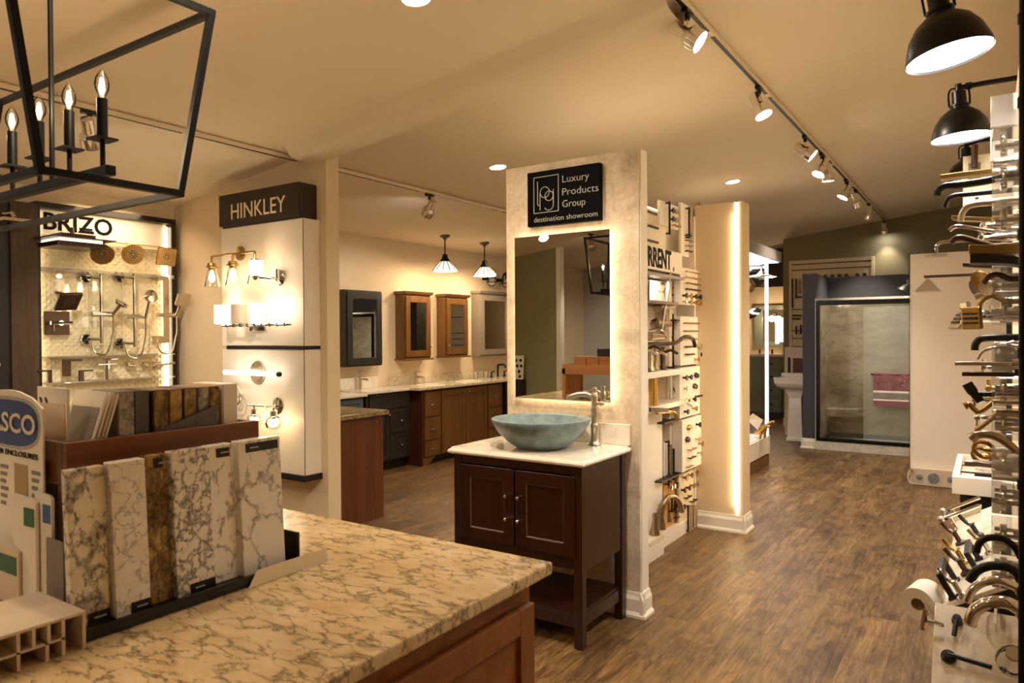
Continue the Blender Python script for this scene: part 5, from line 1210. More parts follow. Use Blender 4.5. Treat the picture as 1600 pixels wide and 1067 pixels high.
o = thing('alcove_lamp', 'small lit wall lamp beside the alcove mirror', 'lamp', (-3.246,13.3,1.74)); c_ = Vector((-3.27,13.4,1.754)); build('globe', G().sphere(c_, .06), 'shade_lit', o, True); build('arm', G().tube([c_+Z*.05, c_+Z*.10, (c_.x, 13.6, c_.z+.10)], .02, 8), 'bronze', o, True); lamp('lamp_light', o, 'POINT', c_-Y*.12, 6, WARM, .06)
struct('glow_strip', G().box((-3.214,13.4,1.637)[0], (-3.147,13.4,1.636)[0], 13.41, 13.42, 1.30, 1.78), 'led_white')  # plain glowing upright strip standing before the alcove mirror
struct('trim_6', G().box(-3.9, -2.75, 12.9, 13.0, 2.30, 3.1), 'dark_board')
o = thing('alcove_faucet', 'bronze faucet on the alcove vanity top', 'faucet', (-3.35, 13.3, 1.12)); build('spout', G().tube(smoothpath([(-3.35, 13.3, 1.12), (-3.35, 13.3, 1.24), (-3.33, 13.22, 1.25), (-3.33, 13.18, 1.2)], 4), .02, 8), 'bronze', o, True)
for xx in (-3.46, -3.24): build('handle', G().tube([(xx, 13.3, 1.12), (xx, 13.3, 1.2)], .018, 8), 'bronze', o, True)
# shower stall
t = thing('shower_stall', 'walk-in shower display with slate blue walls and grey stone lining', 'shower', (-1.0, 10.2, 0))
build('side_wall', G().box(-2.012, -1.853, 9.83, 10.80, 0, 2.262), 'navy_grey', t); build('back_wall', G().box(-1.853, .2, 10.72, 10.84, 0, 2.262), 'navy_grey', t)
g = G(); build('stone_lining', G().box(-1.853, .18, 10.69, 10.7195, .12, 1.95), 'shower_stone', t); build('stone_lining', G().box(-1.8529, -1.83, 9.85, 10.69, .12, 1.95), 'shower_stone', t)
build('stone_cap', G().box(-1.853, .18, 9.80, 9.86, 1.906, 1.935), 'curb_stone', t); build('lining_edge', G().box(-1.853, -1.838, 9.79, 9.85, .0, 1.935), 'curb_stone', t)
build('curb', G().box(-1.853, .18, 9.76, 9.90, 0, .115), 'curb_stone', t, bev=.006); build('shower_tray', G().box(-1.83, .18, 9.90, 10.69, 0, .06), 'curb_stone', t)
sk = skirt(t, 'skirting', [((-2.03, 9.83), (-1.835, 9.83), (0, -1)), ((-1.853, 9.81), (-1.853, 9.83), (1, 0)), ((-2.012, 9.9), (-2.012, 9.81), (-1, 0))])
sp_pts = [(-1.829, 10.689)] + [( -1.829 + .45*math.cos(a), 10.689 - .32*math.sin(a)) for a in [PI/2*i/10 for i in range(11)]]
build('corner_seat', G().prism([(x_, y_, .37) for x_, y_ in sp_pts], (0, 0, .10)), 'shower_stone', t, bev=.006)
for ly in (9.985,): pass
t = thing('shower_door', 'dark bronze framed sliding glass shower doors in the blue stall', 'shower door', (-1.0, 9.8, .115))
g = G(); build('top_rail', G().box(-1.837, .18, 9.755, 9.815, 1.845, 1.905), 'bronze' if False else 'black_metal', t, bev=.003); build('bottom_track', G().box(-1.837, .18, 9.755, 9.815, .1155, .16), 'black_metal', t, bev=.003); build('jamb', G().box(-1.837, -1.795, 9.755, 9.815, .15, 1.845), 'black_metal', t)
build('sliding_pane', G().box(-1.795, -1.25, 9.795, 9.803, .15, 1.845), 'door_glass', t); p2 = build('sliding_pane', G().box(-1.29, .17, 9.775, 9.783, .15, 1.845), 'door_frost', t)
g = G().tube([(-1.20, 9.72, .985), (.1, 9.72, .985)], .011, 10); g.tube([(-1.19, 9.72, .985), (-1.19, 9.776, .985)], .011, 8); build('towel_bar', g, 'black_metal', p2, True)
t = thing('towel', 'pink paisley towel with grey band hung on the shower door bar', 'towel', (-.9, 9.71, .98))
tx0_, tx1_ = -1.17, -.62
def fold(z0, z1, m_, nm, dy=0):
    g = G(); n = 14; vs = []
    for i in range(n+1):
        u = i/n; x_ = tx0_+(tx1_-tx0_)*u; wv = .006*math.sin(u*17)
        for z_ in (z0, z1): vs += [(x_, 9.700-dy+wv, z_), (x_, 9.708-dy+wv, z_)]
    fs = []
    for i in range(n):
        a = 4*i; b = a+4
        fs += [(a, b, b+2, a+2), (a+1, a+3, b+3, b+1), (a, a+1, b+1, b), (a+2, b+2, b+3, a+3)]
    g.add(vs, fs); return build(nm, g, m_, t, True)
fold(.79, .995, 'towel_pink', 'pink_cloth'); fold(.765, .79, 'paper_white', 'white_hem'); fold(.685, .765, 'towel_grey', 'grey_band'); fold(.667, .685, 'paper_white', 'white_hem'); fold(.60, .667, 'towel_pink', 'pink_hem')
g = G().tube([(tx0_, 9.715, .99), (tx1_, 9.715, .99)], .017, 10); build('bar_fold', g, 'towel_pink', t, True)
random.seed(3)
g = G()
for i in range(60):
    xx, zz = tx0_+.03+.5*random.random(), .81+.17*random.random(); g.ring((xx, 9.6955, zz), Y, .006+.014*random.random(), .0018, 10, 4)
build('paisley', g, 'print_rose', t)['kind'] = 'stuff'
t = thing('white_panel_stand', 'tall plain white display panel standing before the shower stall', 'panel', (-.3, 8.12, 0))
build('panel', G().box(-.645, .18, 8.06, 8.16, .0, 2.265), 'white_panel', t, bev=.003); build('glass_edge', G().box(-.656, -.6455, 8.055, 8.165, .0, 2.268), 'door_glass', t)
o = thing('wall_shower', 'square chrome shower head on a curved arm at the top of the white panel', 'shower head', (-0.363,7.4,2.184)); c_ = Vector((-0.398,7.6,2.199))
build('head', G().box(c_.x-.09, c_.x+.09, c_.y-.09, c_.y+.09, c_.z-.008, c_.z+.008), 'nickel', o, bev=.003); g = G()
for i in range(7): g.lathe([(.005, 0), (.003, -.02)], (c_.x-.075+.025*i, c_.y-.085, c_.z-.006), 6)
build('nozzles', g, 'nickel', o); build('arm', G().tube(smoothpath([c_, c_+Z*.05, Vector((-0.398,7.6,2.281)), Vector((-0.363,7.6,2.313)), Vector((-0.288,7.6,2.319)), Vector((-0.156,7.6,2.315)), (.31, 7.6, (-0.156,7.6,2.315)[2])], 4), .016, 10), 'chrome', o, True)
o = thing('wall_shower', 'pyramid chrome shower head on a long level bar before the white panel', 'shower head', (-0.439,7.2,1.871)); c_ = Vector((-0.439,7.2,1.854))
build('head', G().add([c_+Vector((sx*.10, sy*.10, -.005)) for sx, sy in ((-1, -1), (1, -1), (1, 1), (-1, 1))] + [c_+Vector((sx*.015, sy*.015, .10)) for sx, sy in ((-1, -1), (1, -1), (1, 1), (-1, 1))], [(0, 3, 2, 1), (4, 5, 6, 7), (0, 1, 5, 4), (1, 2, 6, 5), (2, 3, 7, 6), (3, 0, 4, 7)]), 'nickel', o, bev=.003)
a_ = Vector((-0.449,7.2,1.972)); build('stem', G().tube([c_+Z*.09, a_], .010, 8), 'chrome', o, True); build('arm', G().box(a_.x-.02, .302, a_.y-.012, a_.y+.012, a_.z-.002, a_.z+.02), 'bronze', o)
o = thing('wall_shower', 'black shower head half hidden behind the white panel edge', 'shower head', (-0.774,9.2,1.982)); c_ = Vector((-0.768,9.2,1.96)); build('head', G().lathe([(.11, 0), (.10, .02), (.03, .08), (.02, .13), (0, .13)], c_, 20, (.35, 0, 1)), 'black_satin', o, True); build('arm', G().tube([c_+Z*.1, c_+Vector((.1, 0, .2)), (.302, c_.y, c_.z+.22)], .014, 8), 'black_satin', o, True)
o = thing('drain_tray', 'white tray with grey pebble discs and a chrome grab rail at the white panel foot', 'tray', (-.35, 7.7, 0))
q0, q1, q2, q3 = (-.64, 8.055), (-.10, 8.055), (-.10, 7.72), (-.58, 7.72)
build('board', G().prism([(-.62, 8.05, .12), (-.60, 7.95, .06), (-.06, 7.95, .06), (-.06, 8.05, .12)], (0, 0, -.02)) if False else G().box(-.63, -.05, 7.98, 8.055, .0, .17), 'plastic_white', o, bev=.004)
for xx, rr in ((-.56, .028), (-.44, .05), (-.30, .03), (-.18, .04)): build('pebble_disc', G().lathe([(rr, 0), (rr, .006), (0, .012)], (xx, 7.98, .085), 16, (0, -1, 0), 1.0), 'stone_pebble', o, True)
g = G().tube(smoothpath([(-.64, 7.96, .15), (-.655, 7.93, .08), (-.62, 7.90, .03), (-.50, 7.90, .02), (-.08, 7.90, .02)], 4), .013, 8); g.tube([(-.64, 7.96, .15), (-.62, 7.982, .15)], .02, 8); build('grab_rail', g, 'chrome', o, True)

# ---------------------------------------------------------------- faucet display along the aisle (beside the camera)
PX = .105
t = thing('faucet_display', 'dark pipe-framed display wall of faucets along the aisle edge', 'display', (.1, 3.3, 0))
build('back_board', G().box(PX, PX+.02, 2.02, 4.6, .775, 2.62), 'paper_cream', t); build('lower_board', G().box(PX, PX+.02, 2.02, 4.04, .62, .775), 'paper_cream', t)
g = G().tube([(.0655, 2.0, .62), (.0655, 2.0, 3.0)], .0085, 10); build('frame_pipe', g, 'black_iron', t, True)
for zz in (2.02, 2.21, 1.72, 1.45, 1.15, .90): build('pipe_collar', G().tube([(.0655, 2.0, zz-.012), (.0655, 2.0, zz+.012)], .0115, 10), 'black_iron', t, True)
build('frame_pipe', G().tube([(.09, 4.61, .775), (.09, 4.61, 2.75)], .012, 10), 'black_iron', t, True)
t = thing('display_counter', 'low black display counter with sloping marble sample boards along the aisle', 'counter', (0, 3.0, 0))
# far board slopes up away from the aisle, near board slopes down toward the viewer
bz1 = lambda x_: .588 + .58*(x_+.13)
build('carcass', G().prism([(-.115, 2.76, 0), (.104, 2.76, 0), (.104, 2.76, bz1(.104)-.02), (-.115, 2.76, bz1(-.115)-.02)], (0, 1.30, 0)), 'black_satin', t)
build('stone_board', G().prism([(-.13, 2.765, bz1(-.13)), (.104, 2.765, bz1(.104)), (.104, 2.765, bz1(.104)-.018), (-.13, 2.765, bz1(-.13)-.018)], (0, 1.31, 0)), 'shelf_marble', t, bev=.002)
build('carcass', G().prism([(-.138, 2.755, 0), (-.138, 2.755, .58), (-.138, 2.20, .025), (-.138, 2.20, 0)], (.24, 0, 0)), 'black_satin', t)
build('stone_board', G().prism([(-.147, 2.743, .602), (-.147, 2.22, .079), (-.147, 2.235, .064), (-.147, 2.758, .587)], (.25, 0, 0)), 'shelf_marble', t, bev=.002)
build('edge_panel', G().prism([(-.1395, 2.75, .58), (-.1395, 2.60, .43), (-.1395, 2.60, .30), (-.1395, 2.75, .45)], (.001, 0, 0)), 'white_panel', t)
t = thing('bar_display', 'raised white slotted display of towel bars past the marble counter', 'display', (0, 4.6, 0))
wz = .76
build('carcass', G().box(-.12, .29, 4.30, 5.1, 0, .66), 'black_satin', t)
wy = [4.28, 4.47, 4.68, 4.90, 5.08]
build('white_frame', G().box(-.155, .10, 4.28, 4.35, .672, wz), 'white_panel', t, bev=.002); build('white_frame', G().box(-.155, -.125, 4.35, 5.10, .672, wz), 'white_panel', t); build('white_frame', G().box(-.125, .10, 5.06, 5.10, .672, wz), 'white_panel', t)
for k, (y0, y1) in enumerate(((4.37, 4.57), (4.61, 4.80), (4.84, 5.04))):
    build('stone_inset', G().box(-.122, .10, y0, y1, .70, .735), 'shelf_marble', t); build('dark_slot', G().box(-.124, .10, y0-.024, y0-.001, .69, .738), 'dark_board', t)
for k, (yy, lab) in enumerate(((4.42, 'black towel bar in the first slot of the white display'), (4.66, 'chrome valve bar in the second slot of the white display'))):
    o = thing('towel_bar', lab, 'towel bar', (0, yy, .735), 'towel bars on the slotted display'); build('bar', G().box(-.06, .098, yy-.015, yy+.015, .745, .765), 'black_satin' if k == 0 else 'chrome', o); build('post', G().tube([(-.03, yy, .735), (-.03, yy, .75)], .012, 8), 'chrome', o, True)
# clear acrylic mounting blocks
blk = []
def block(x0, x1, y0, y1, z0, z1, lab, film=False):
    o = thing('acrylic_block', lab, 'mounting block', (x0, (y0+y1)/2, z0), 'clear acrylic mounting blocks on the faucet display')
    build('shell', G().box(x0, x1, y0, y1, z0, z1), 'acrylic_film' if film else 'acrylic', o, bev=.003)
    g = G(); zz = (z0+z1)/2
    for k in range(3): g.tube([(x0+.008, y0+.03+.05*k, zz-.01+.008*k), (PX, y0+.03+.05*k, zz-.01+.008*k)], .007, 8)
    g.ring((x0+.03, y0+.05, zz), X, .022, .005, 16, 6); g.tube([(x0+.03, y0+.08, z0+.006), (x0+.03, y0+.08, z1-.006)], .009, 8); g.lathe([(.018, 0), (.018, .012), (.008, .02)], (x0+.055, y0+.11, zz), 12, X)
    build('thread_rods', g, 'chrome', o, True)
zs = [(2.02, 2.10), (1.92, 2.0), (1.80, 1.88), (1.62, 1.70), (1.52, 1.60), (1.38, 1.46), (1.28, 1.36), (1.18, 1.26), (1.06, 1.14), (.96, 1.04), (.84, .92), (.74, .82)]
for k, (z0, z1) in enumerate(zs):
    block(.008, PX-.001, 2.55, 2.72, z0, z1, 'clear acrylic block in the near column of the faucet display, %s from the top' % (['topmost', 'second', 'third', 'fourth', 'fifth', 'sixth', 'seventh', 'eighth', 'ninth', 'tenth', 'eleventh', 'twelfth', 'lowest'][k]), k in (5, 8))
for k, (z0, z1) in enumerate(((2.28, 2.40), (2.15, 2.26))):
    block(.005, PX-.001, 3.3, 3.55, z0, z1, 'large clear acrylic block beside the second barn lamp, %s one' % ('upper' if k == 0 else 'lower'), True)
single('poster', G().box(-.115, PX-.001, 4.55, 4.555, 2.17, 2.44), 'paper_white', 'white printed notice board sticking out behind the second barn lamp', 'notice board')
pp = bpy.data.objects['poster']
g = G(); g.box(-.09, -.035, 4.5485, 4.5498, 2.30, 2.40); c_ = build('print_block', g, 'card_grey', pp)
g = G()
for k in range(3): g.box(-.08+.01*k, -.068+.012*k, 4.5485, 4.5498, 2.24-.018*k, 2.252-.018*k)
c_ = build('print_marks', g, 'card_dark', pp)
single('hanging_roll', G().lathe([(.014, 0), (.016, .12), (.0, .12)], (-0.062,4.53,2.37), 14), 'bronze', 'small bronze cylinder fitting hanging below the notice board', 'fitting', smooth=True)
bpy.data.objects['hanging_roll'].name = 'cylinder_fitting'
# faucets reaching out over the aisle
ag = 'faucets reaching out from the aisle display'
def af(lab, pts, r, m_, y, flat=None, name='wall_faucet', base=True, sm=True):
    # pts given in metres already (from measured points on the plane y = const)
    P = [Vector(p) for p in pts]
    last = P[-1]
    o = thing(name, lab, 'faucet', (PX, last.y, last.z), ag)
    if flat:       # flat open channel spout: width along Y, thickness along Z
        g = G(); n = len(P); vs = []
        th = flat[1]
        for p in P: vs += [p+Vector((0, -flat[0], 0)), p+Vector((0, flat[0], 0)), p+Vector((0, flat[0], -th)), p+Vector((0, -flat[0], -th))]
        fs = [(0, 1, 2, 3), tuple(4*(n-1)+i for i in (3, 2, 1, 0))] + [(4*i+j, 4*i+4+j, 4*i+4+(j+1) % 4, 4*i+(j+1) % 4) for i in range(n-1) for j in range(4)]
        build('spout', g.add(vs, fs), m_, o, bev=.002)
    else:
        S = smoothpath(P, 5) if sm else P
        build('spout', G().tube(S, r, 12), m_, o, True)
    if base:
        b2 = last; rb = r[-1] if isinstance(r, list) else (r or .012); g = G().tube([b2, (PX, b2.y, b2.z)], rb, 10); g.lathe([(.030, 0), (.030, .008), (.016, .022)], (PX-.001, b2.y, b2.z), 18, (-1, 0, 0))
        build('escutcheon', g, m_, o, True)
    return o
af('gold flat channel spout, topmost of the aisle faucets', [(-0.145,3,2.06), (-0.085,3,2.062), (0.032,3,2.062)], .012, 'brass', 3.0, (.03, .016))
af('large matte black arched spout below the topmost gold one', [(-0.134,2.6,1.925), (-0.129,2.6,1.942), (-0.11,2.6,1.952), (-0.065,2.6,1.952), (0,2.6,1.956), (0.048,2.6,1.965)], .0115, 'black_satin', 2.6)
af('slimmer matte black arched spout, second black one down', [(-0.123,2.8,1.914), (-0.115,2.8,1.939), (-0.097,2.8,1.952), (-0.052,2.8,1.953), (0.023,2.8,1.953)], .0085, 'black_satin', 2.8)
af('brushed nickel curved spout reaching down beside the acrylic block', [(-0.072,2.6,1.839), (-0.068,2.6,1.862), (-0.055,2.6,1.881), (-0.03,2.6,1.888), (0.018,2.6,1.887)], .009, 'nickel', 2.6)
af('flat gold spout below the brushed nickel curve', [(-0.113,3.1,1.928), (-0.087,3.1,1.921), (0.01,3.1,1.907)], .01, 'brass', 3.1, (.025, .014))
af('thin chrome spout with angled tip, under the gold flat one', [(-0.114,2.9,1.85), (-0.097,2.9,1.862), (-0.072,2.9,1.86), (-0.026,2.9,1.847), (0.013,2.9,1.837)], .007, 'chrome', 2.9)
af('dark bronze curved spout beside the square shower head arm', [(-0.104,2.8,1.795), (-0.093,2.8,1.809), (-0.073,2.8,1.812), (-0.034,2.8,1.796), (0.013,2.8,1.776)], .010, 'bronze', 2.8)
af('wide gold waterfall spout, largest flat one on the display', [(-0.048,2.5,1.751), (0.001,2.5,1.747), (0.075,2.5,1.744)], .014, 'brass', 2.5, (.05, .026))
af('wide black waterfall spout directly below the gold one', [(-0.045,2.5,1.722), (0.008,2.5,1.719), (0.054,2.5,1.714), (0.075,2.5,1.707)], .014, 'black_satin', 2.5, (.05, .024))
af('narrow brown flat spout under the wide black one', [(-0.074,2.9,1.735), (-0.036,2.9,1.729), (0.02,2.9,1.723)], .01, 'bronze', 2.9, (.02, .012))
for lab, c_, n_, R, m_ in (('round brass shower head among the aisle faucets, larger', (-0.021,2.7,1.662), (-.6, -.6, -.3), .034, 'brass'), ('round bronze shower head under the brass one', (-0.037,2.9,1.65), (-.8, -.4, -.3), .030, 'bronze'), ('round nickel shower head beside the brass ones', (-0.003,2.6,1.632), (-.6, -.7, -.2), .026, 'nickel')):
    c_ = Vector(c_); n_ = Vector(n_).normalized(); o = thing('wall_shower', lab, 'shower head', c_, ag)
    build('head', G().lathe([(.012, -.03), (R*.8, -.012), (R, 0), (R*.92, .006), (0, .004)], c_, 22, n_), m_, o, True); build('arm', G().tube([c_-n_*.025, (PX, c_.y+.02, c_.z+.01)], .009, 8), m_, o, True)
af('dark curved arch over the brass shower heads', [(-0.013,2.5,1.64), (0.002,2.5,1.66), (0.024,2.5,1.664), (0.048,2.5,1.65)], .008, 'bronze', 2.5)
af('nickel lever spout with pointed tip below the shower heads', [(-0.036,2.7,1.608), (-0.016,2.7,1.615), (0.026,2.7,1.617)], .010, 'nickel', 2.7)
af('brass hooped spout beside the square chrome heads', [(-0.025,2.6,1.568), (-0.017,2.6,1.593), (0.009,2.6,1.606), (0.044,2.6,1.588)], .007, 'brass', 2.6)
for k, (c_, n_, lab) in enumerate((((-0.059,2.7,1.561), (-.9, -.3, -.1), 'square chrome body spray standing upright'), ((-0.079,2.8,1.539), (-.7, -.4, .5), 'tilted square chrome body spray'), ((-0.042,2.6,1.541), (-.6, -.8, -.1), 'square brass body spray'))):
    c_ = Vector(c_); n_ = Vector(n_).normalized(); u = n_.cross(Z).normalized(); w_ = n_.cross(u); o = thing('body_spray', lab + ' at the middle of the aisle display', 'shower head', c_, ag)
    build('head', G().obox(c_, u*.03, w_*.034, n_*.007), ('chrome', 'nickel', 'brass')[k], o, bev=.002); build('ribs', G().obox(c_+n_*.009, u*.022, w_*.004, n_*.002).obox(c_+n_*.009+w_*.014, u*.022, w_*.003, n_*.002).obox(c_+n_*.009-w_*.014, u*.022, w_*.003, n_*.002), 'charcoal', o); build('arm', G().tube([c_, (PX, c_.y+.02, c_.z)], .009, 8), 'chrome', o, True)
af('thick black spout bending down in the middle of the aisle display', [(-0.034,2.5,1.445), (-0.032,2.5,1.462), (-0.021,2.5,1.477), (0.001,2.5,1.481), (0.051,2.5,1.483)], .010, 'black_satin', 2.5)
af('thin nickel arched spout below the thick black one', [(-0.028,2.6,1.416), (-0.014,2.6,1.44), (0.018,2.6,1.451), (0.056,2.6,1.448), (0.077,2.6,1.427)], .005, 'nickel', 2.6)
af('flat nickel spout with slanted end, upper of two level ones', [(-0.083,2.5,1.411), (-0.038,2.5,1.412), (0.057,2.5,1.411)], .01, 'nickel', 2.5, (.02, .011))
af('flat bronze spout, lower of two level ones', [(-0.065,2.5,1.381), (-0.015,2.5,1.382), (0.062,2.5,1.382)], .01, 'bronze', 2.5, (.02, .012))
o = af('black tapering hand spray pointing up beside the acrylic blocks', [(-0.055,2.6,1.341), (-0.04,2.6,1.316), (-0.02,2.6,1.287)], [.015]*6+[.012]*5, 'black_satin', 2.6, base=False)
build('arm', G().tube([(-0.023,2.6,1.309), (0.019,2.6,1.31), (PX, 2.6, (0.019,2.6,1.31)[2])], .008, 8), 'black_satin', o, True)
af('brass trumpet-tip spout below the black hand spray', [(-0.064,2.7,1.263), (-0.05,2.7,1.268), (-0.036,2.7,1.252), (-0.021,2.7,1.247), (0.013,2.7,1.279)], [.014]*3+[.008]*18, 'brass', 2.7)
af('gold trough spout slanting down, under the trumpet tip', [(-0.036,2.6,1.202), (-0.015,2.6,1.219), (0.019,2.6,1.254)], .01, 'gold', 2.6, (.022, .014))
af('large brushed nickel spout arching low across the acrylic blocks', [(-0.043,2.4,1.196), (-0.026,2.4,1.208), (0.001,2.4,1.211), (0.032,2.4,1.199), (0.064,2.4,1.172)], [.0135]*5+[.011]*16, 'champagne', 2.4)
for k, (c_, lab) in enumerate((((-0.012,2.7,1.126), 'gold ring pull below the large nickel spout, upper'), ((-0.016,2.8,1.093), 'gold ring pull below the large nickel spout, lower'))):
    o = thing('ring_pull', lab, 'pull', c_, ag); build('ring', G().ring(c_, (.3, 1, .5), .028, .007, 20, 8), 'gold', o, True); build('arm', G().tube([c_, (PX, c_[1], c_[2])], .007, 8), 'gold', o, True)
af('flat nickel bar spout above the slotted white display', [(-0.064,2.7,1.089), (-0.024,2.7,1.09), (0.075,2.7,1.086)], .01, 'nickel', 2.7, (.022, .015))
for k, (c_, m_, lab) in enumerate((((-0.015,3.2,1.896), 'chrome', 'chrome cross handle beside the thin angled chrome spout'), ((-0.023,3.2,1.849), 'chrome', 'chrome cross handle above the dark bronze curved spout'), ((0.005,3.1,1.652), 'nickel', 'nickel cross handle among the round shower heads'), ((0.007,3.1,1.564), 'chrome', 'chrome cross handle behind the square brass spray'), ((0.026,3.1,1.454), 'chrome', 'chrome cross handle under the thick black spout'), ((-0.014,3.1,1.37), 'chrome', 'chrome cross handle between the two level spouts'), ((0.001,3.1,1.296), 'brass', 'brass cross handle beside the black hand spray'), ((-0.038,3,1.261), 'chrome', 'chrome cross handle below the black hand spray'), ((-0.031,3,1.198), 'chrome', 'chrome cross handle above the gold trough spout'), ((0.001,3,1.088), 'nickel', 'nickel cross handle behind the gold rings'))):
    c_ = Vector(c_); o = thing('cross_handle', lab, 'handle', c_, ag)
    build('cross', G().tube([c_-Y*.03, c_+Y*.03], .007, 8).tube([c_-Z*.03, c_+Z*.03], .007, 8).sphere(c_, .013, 10), m_, o, True); build('stem', G().lathe([(.008, 0), (.008, .03), (.016, .05), (.02, max(.07, PX-c_.x)), (0, max(.07, PX-c_.x))], c_, 12, (1, 0, 0)), m_, o, True)
def arch(lab, pts, r, m_):
    P = smoothpath(pts, 5); o = thing('gooseneck_spout', lab, 'faucet', pts[-1], ag); build('spout', G().tube(P, r, 14), m_, o, True)
    e = Vector(pts[-1]); build('riser', G().tube([e, (max(e.x, PX-.03), e.y, e.z-.02), (PX, e.y, e.z-.03)], r*1.1, 12), m_, o, True); build('tip_ring', G().ring(P[0], P[1]-P[0], r*.95, r*.15, 16, 6), m_, o, True)
arch('dark bronze gooseneck spout, upper of four arches at the counter', [(-0.029,2.5,0.852), (-0.021,2.5,0.88), (0.001,2.5,0.898), (0.037,2.5,0.9), (0.067,2.5,0.877)], .010, 'black_metal')
arch('dark bronze gooseneck spout, second of four arches at the counter', [(-0.043,2.4,0.792), (-0.027,2.4,0.824), (0.006,2.4,0.844), (0.045,2.4,0.846), (0.07,2.4,0.83)], .0125, 'black_metal')
arch('polished chrome gooseneck spout below the two dark arches', [(-0.048,2.3,0.764), (-0.036,2.3,0.799), (-0.009,2.3,0.825), (0.025,2.3,0.835), (0.064,2.3,0.824)], .0115, 'chrome')
arch('polished chrome gooseneck spout, lowest and largest arch', [(-0.039,2.15,0.757), (-0.027,2.15,0.794), (0.005,2.15,0.82), (0.039,2.15,0.826), (0.068,2.15,0.813)], .0155, 'chrome')
# accessories fixed to the sloping marble boards
cg = 'bath accessories on the sloping marble boards'
N1 = Vector((-.58, 0, 1)).normalized(); U1 = Vector((1, 0, .58)).normalized(); N2 = Vector((0, -1, 1)).normalized(); U2 = Vector((0, -1, -1)).normalized()
def uhandle(c, lab, L=.15, hgt=.055, m_='black_satin'):
    c = Vector(c); o = thing('square_handle', lab, 'handle', c, cg); r = .009
    for s_ in (-1, 1):
        q = c + Y*(L/2-r)*s_; build('post', G().obox(q+N1*hgt/2, U1*r, Y*r, N1*hgt/2), m_, o); build('foot', G().obox(q+N1*.004, U1*.014, Y*.014, N1*.004), m_, o)
    build('grip', G().obox(c+N1*(hgt+r), U1*r, Y*L/2, N1*r), m_, o, bev=.002)
uhandle((-0.096,2.894,0.609), 'black square towel handle at the aisle edge of the sloping marble board', .22, .07)
uhandle((-0.027,3.084,0.649), 'black square towel handle further in beside the brass hook', .20, .06)
for k, (p_, m_, lab) in enumerate((((-0.073,3.195,0.622), 'brass', 'small brass robe hook on the sloping marble board'), ((-0.094,3.525,0.61), 'bronze', 'bronze soap dish holder at the far aisle edge of the board'), ((-0.032,3.548,0.646), 'charcoal', 'dark flared hook on the sloping marble board'), ((0.008,3.207,0.669), 'chrome', 'small chrome cluster fitting under the first arch'), ((-0.062,3.033,0.629), 'bronze', 'short bronze peg between the brass hook and the black handle'), ((-0.069,2.775,0.625), 'chrome', 'small chrome peg close to the near marble board'))):
    c_ = Vector(p_); o = thing('robe_hook', lab, 'hook', c_, cg)
    build('base', G().lathe([(.022, 0), (.022, .008), (.01, .016), (.01, .05), (.016, .056), (0, .06)], c_, 16, N1), m_, o, True); build('hook', G().tube(smoothpath([c_+N1*.045, c_+N1*.06+Vector((-.02, .02, 0)), c_+N1*.085+Vector((-.03, .03, 0))], 4), .008, 8), m_, o, True)
c_ = Vector((-0.09,3.941,0.612)); o = thing('wire_basket', 'chrome wire soap basket at the far end of the sloping marble board', 'basket', c_, cg)
g = G()
for k in range(5): g.tube([c_+Y*(-.08+.04*k)+N1*.03-U1*.05, c_+Y*(-.08+.04*k)+N1*.03+U1*.09], .005, 6)
for s_ in (-1, 1): g.tube([c_+Y*.09*s_+N1*.06-U1*.06, c_+Y*.09*s_+N1*.06+U1*.10], .009, 8); g.tube([c_+Y*.09*s_-U1*.03, c_+Y*.09*s_+N1*.06-U1*.03], .007, 6)
g.tube([c_-Y*.09+N1*.06-U1*.06, c_+Y*.09+N1*.06-U1*.06], .009, 8); build('wires', g, 'chrome', o, True)
for s_ in (-1, 1): build('end_knob', G().sphere(c_+Y*.09*s_+N1*.062-U1*.07, .016, 10), 'nickel', o, True)
for k, (p_, q_, lab) in enumerate((((-0.083,2.705,0.564), (-0.09,2.663,0.522), 'short black peg handle on the near marble board'), ((-0.104,2.617,0.476), (0.01,2.608,0.467), 'long black peg lever on the near marble board'))):
    a_, b3 = Vector(p_), Vector(q_); o = thing('lever_handle', lab, 'handle', a_, cg); r_ = .016 if k == 0 else .021
    build('rosette', G().lathe([(r_, 0), (r_, .012), (.012, .018), (.012, .03), (0, .031)], a_, 20, N2), 'black_satin', o, True); build('lever', G().tube([a_+N2*.024, b3+N2*.024], .0075, 12), 'black_satin', o, True)
c_ = Vector((0.02,2.701,0.56)); o = thing('soap_dispenser', 'clear acrylic bottle lying under the lowest chrome arch', 'dispenser', c_, cg); build('bottle', G().lathe([(.026, 0), (.026, .05), (.012, .075), (.008, .095), (0, .095)], c_+N2*.001+U2*.02, 16, (0, .7, .75)), 'clear_glass', o, True); build('pump', G().tube([c_+Vector((0, .0, .02)), c_+Vector((.0, .065, .09)), c_+Vector((.05, .05, .055))], .0045, 8), 'paper_white', o, True)
c_ = Vector((0.063,2.626,0.485)); o = thing('glass_globe', 'clear glass globe shade on the near marble board', 'shade', c_, cg); build('globe', G().lathe([(.02, .001), (.042, .018), (.047, .045), (.035, .075), (.02, .085)], c_, 20, N2), 'clear_glass', o, True); build('collar', G().lathe([(.021, .085), (.021, .097), (0, .097)], c_, 16, N2), 'nickel', o, True)
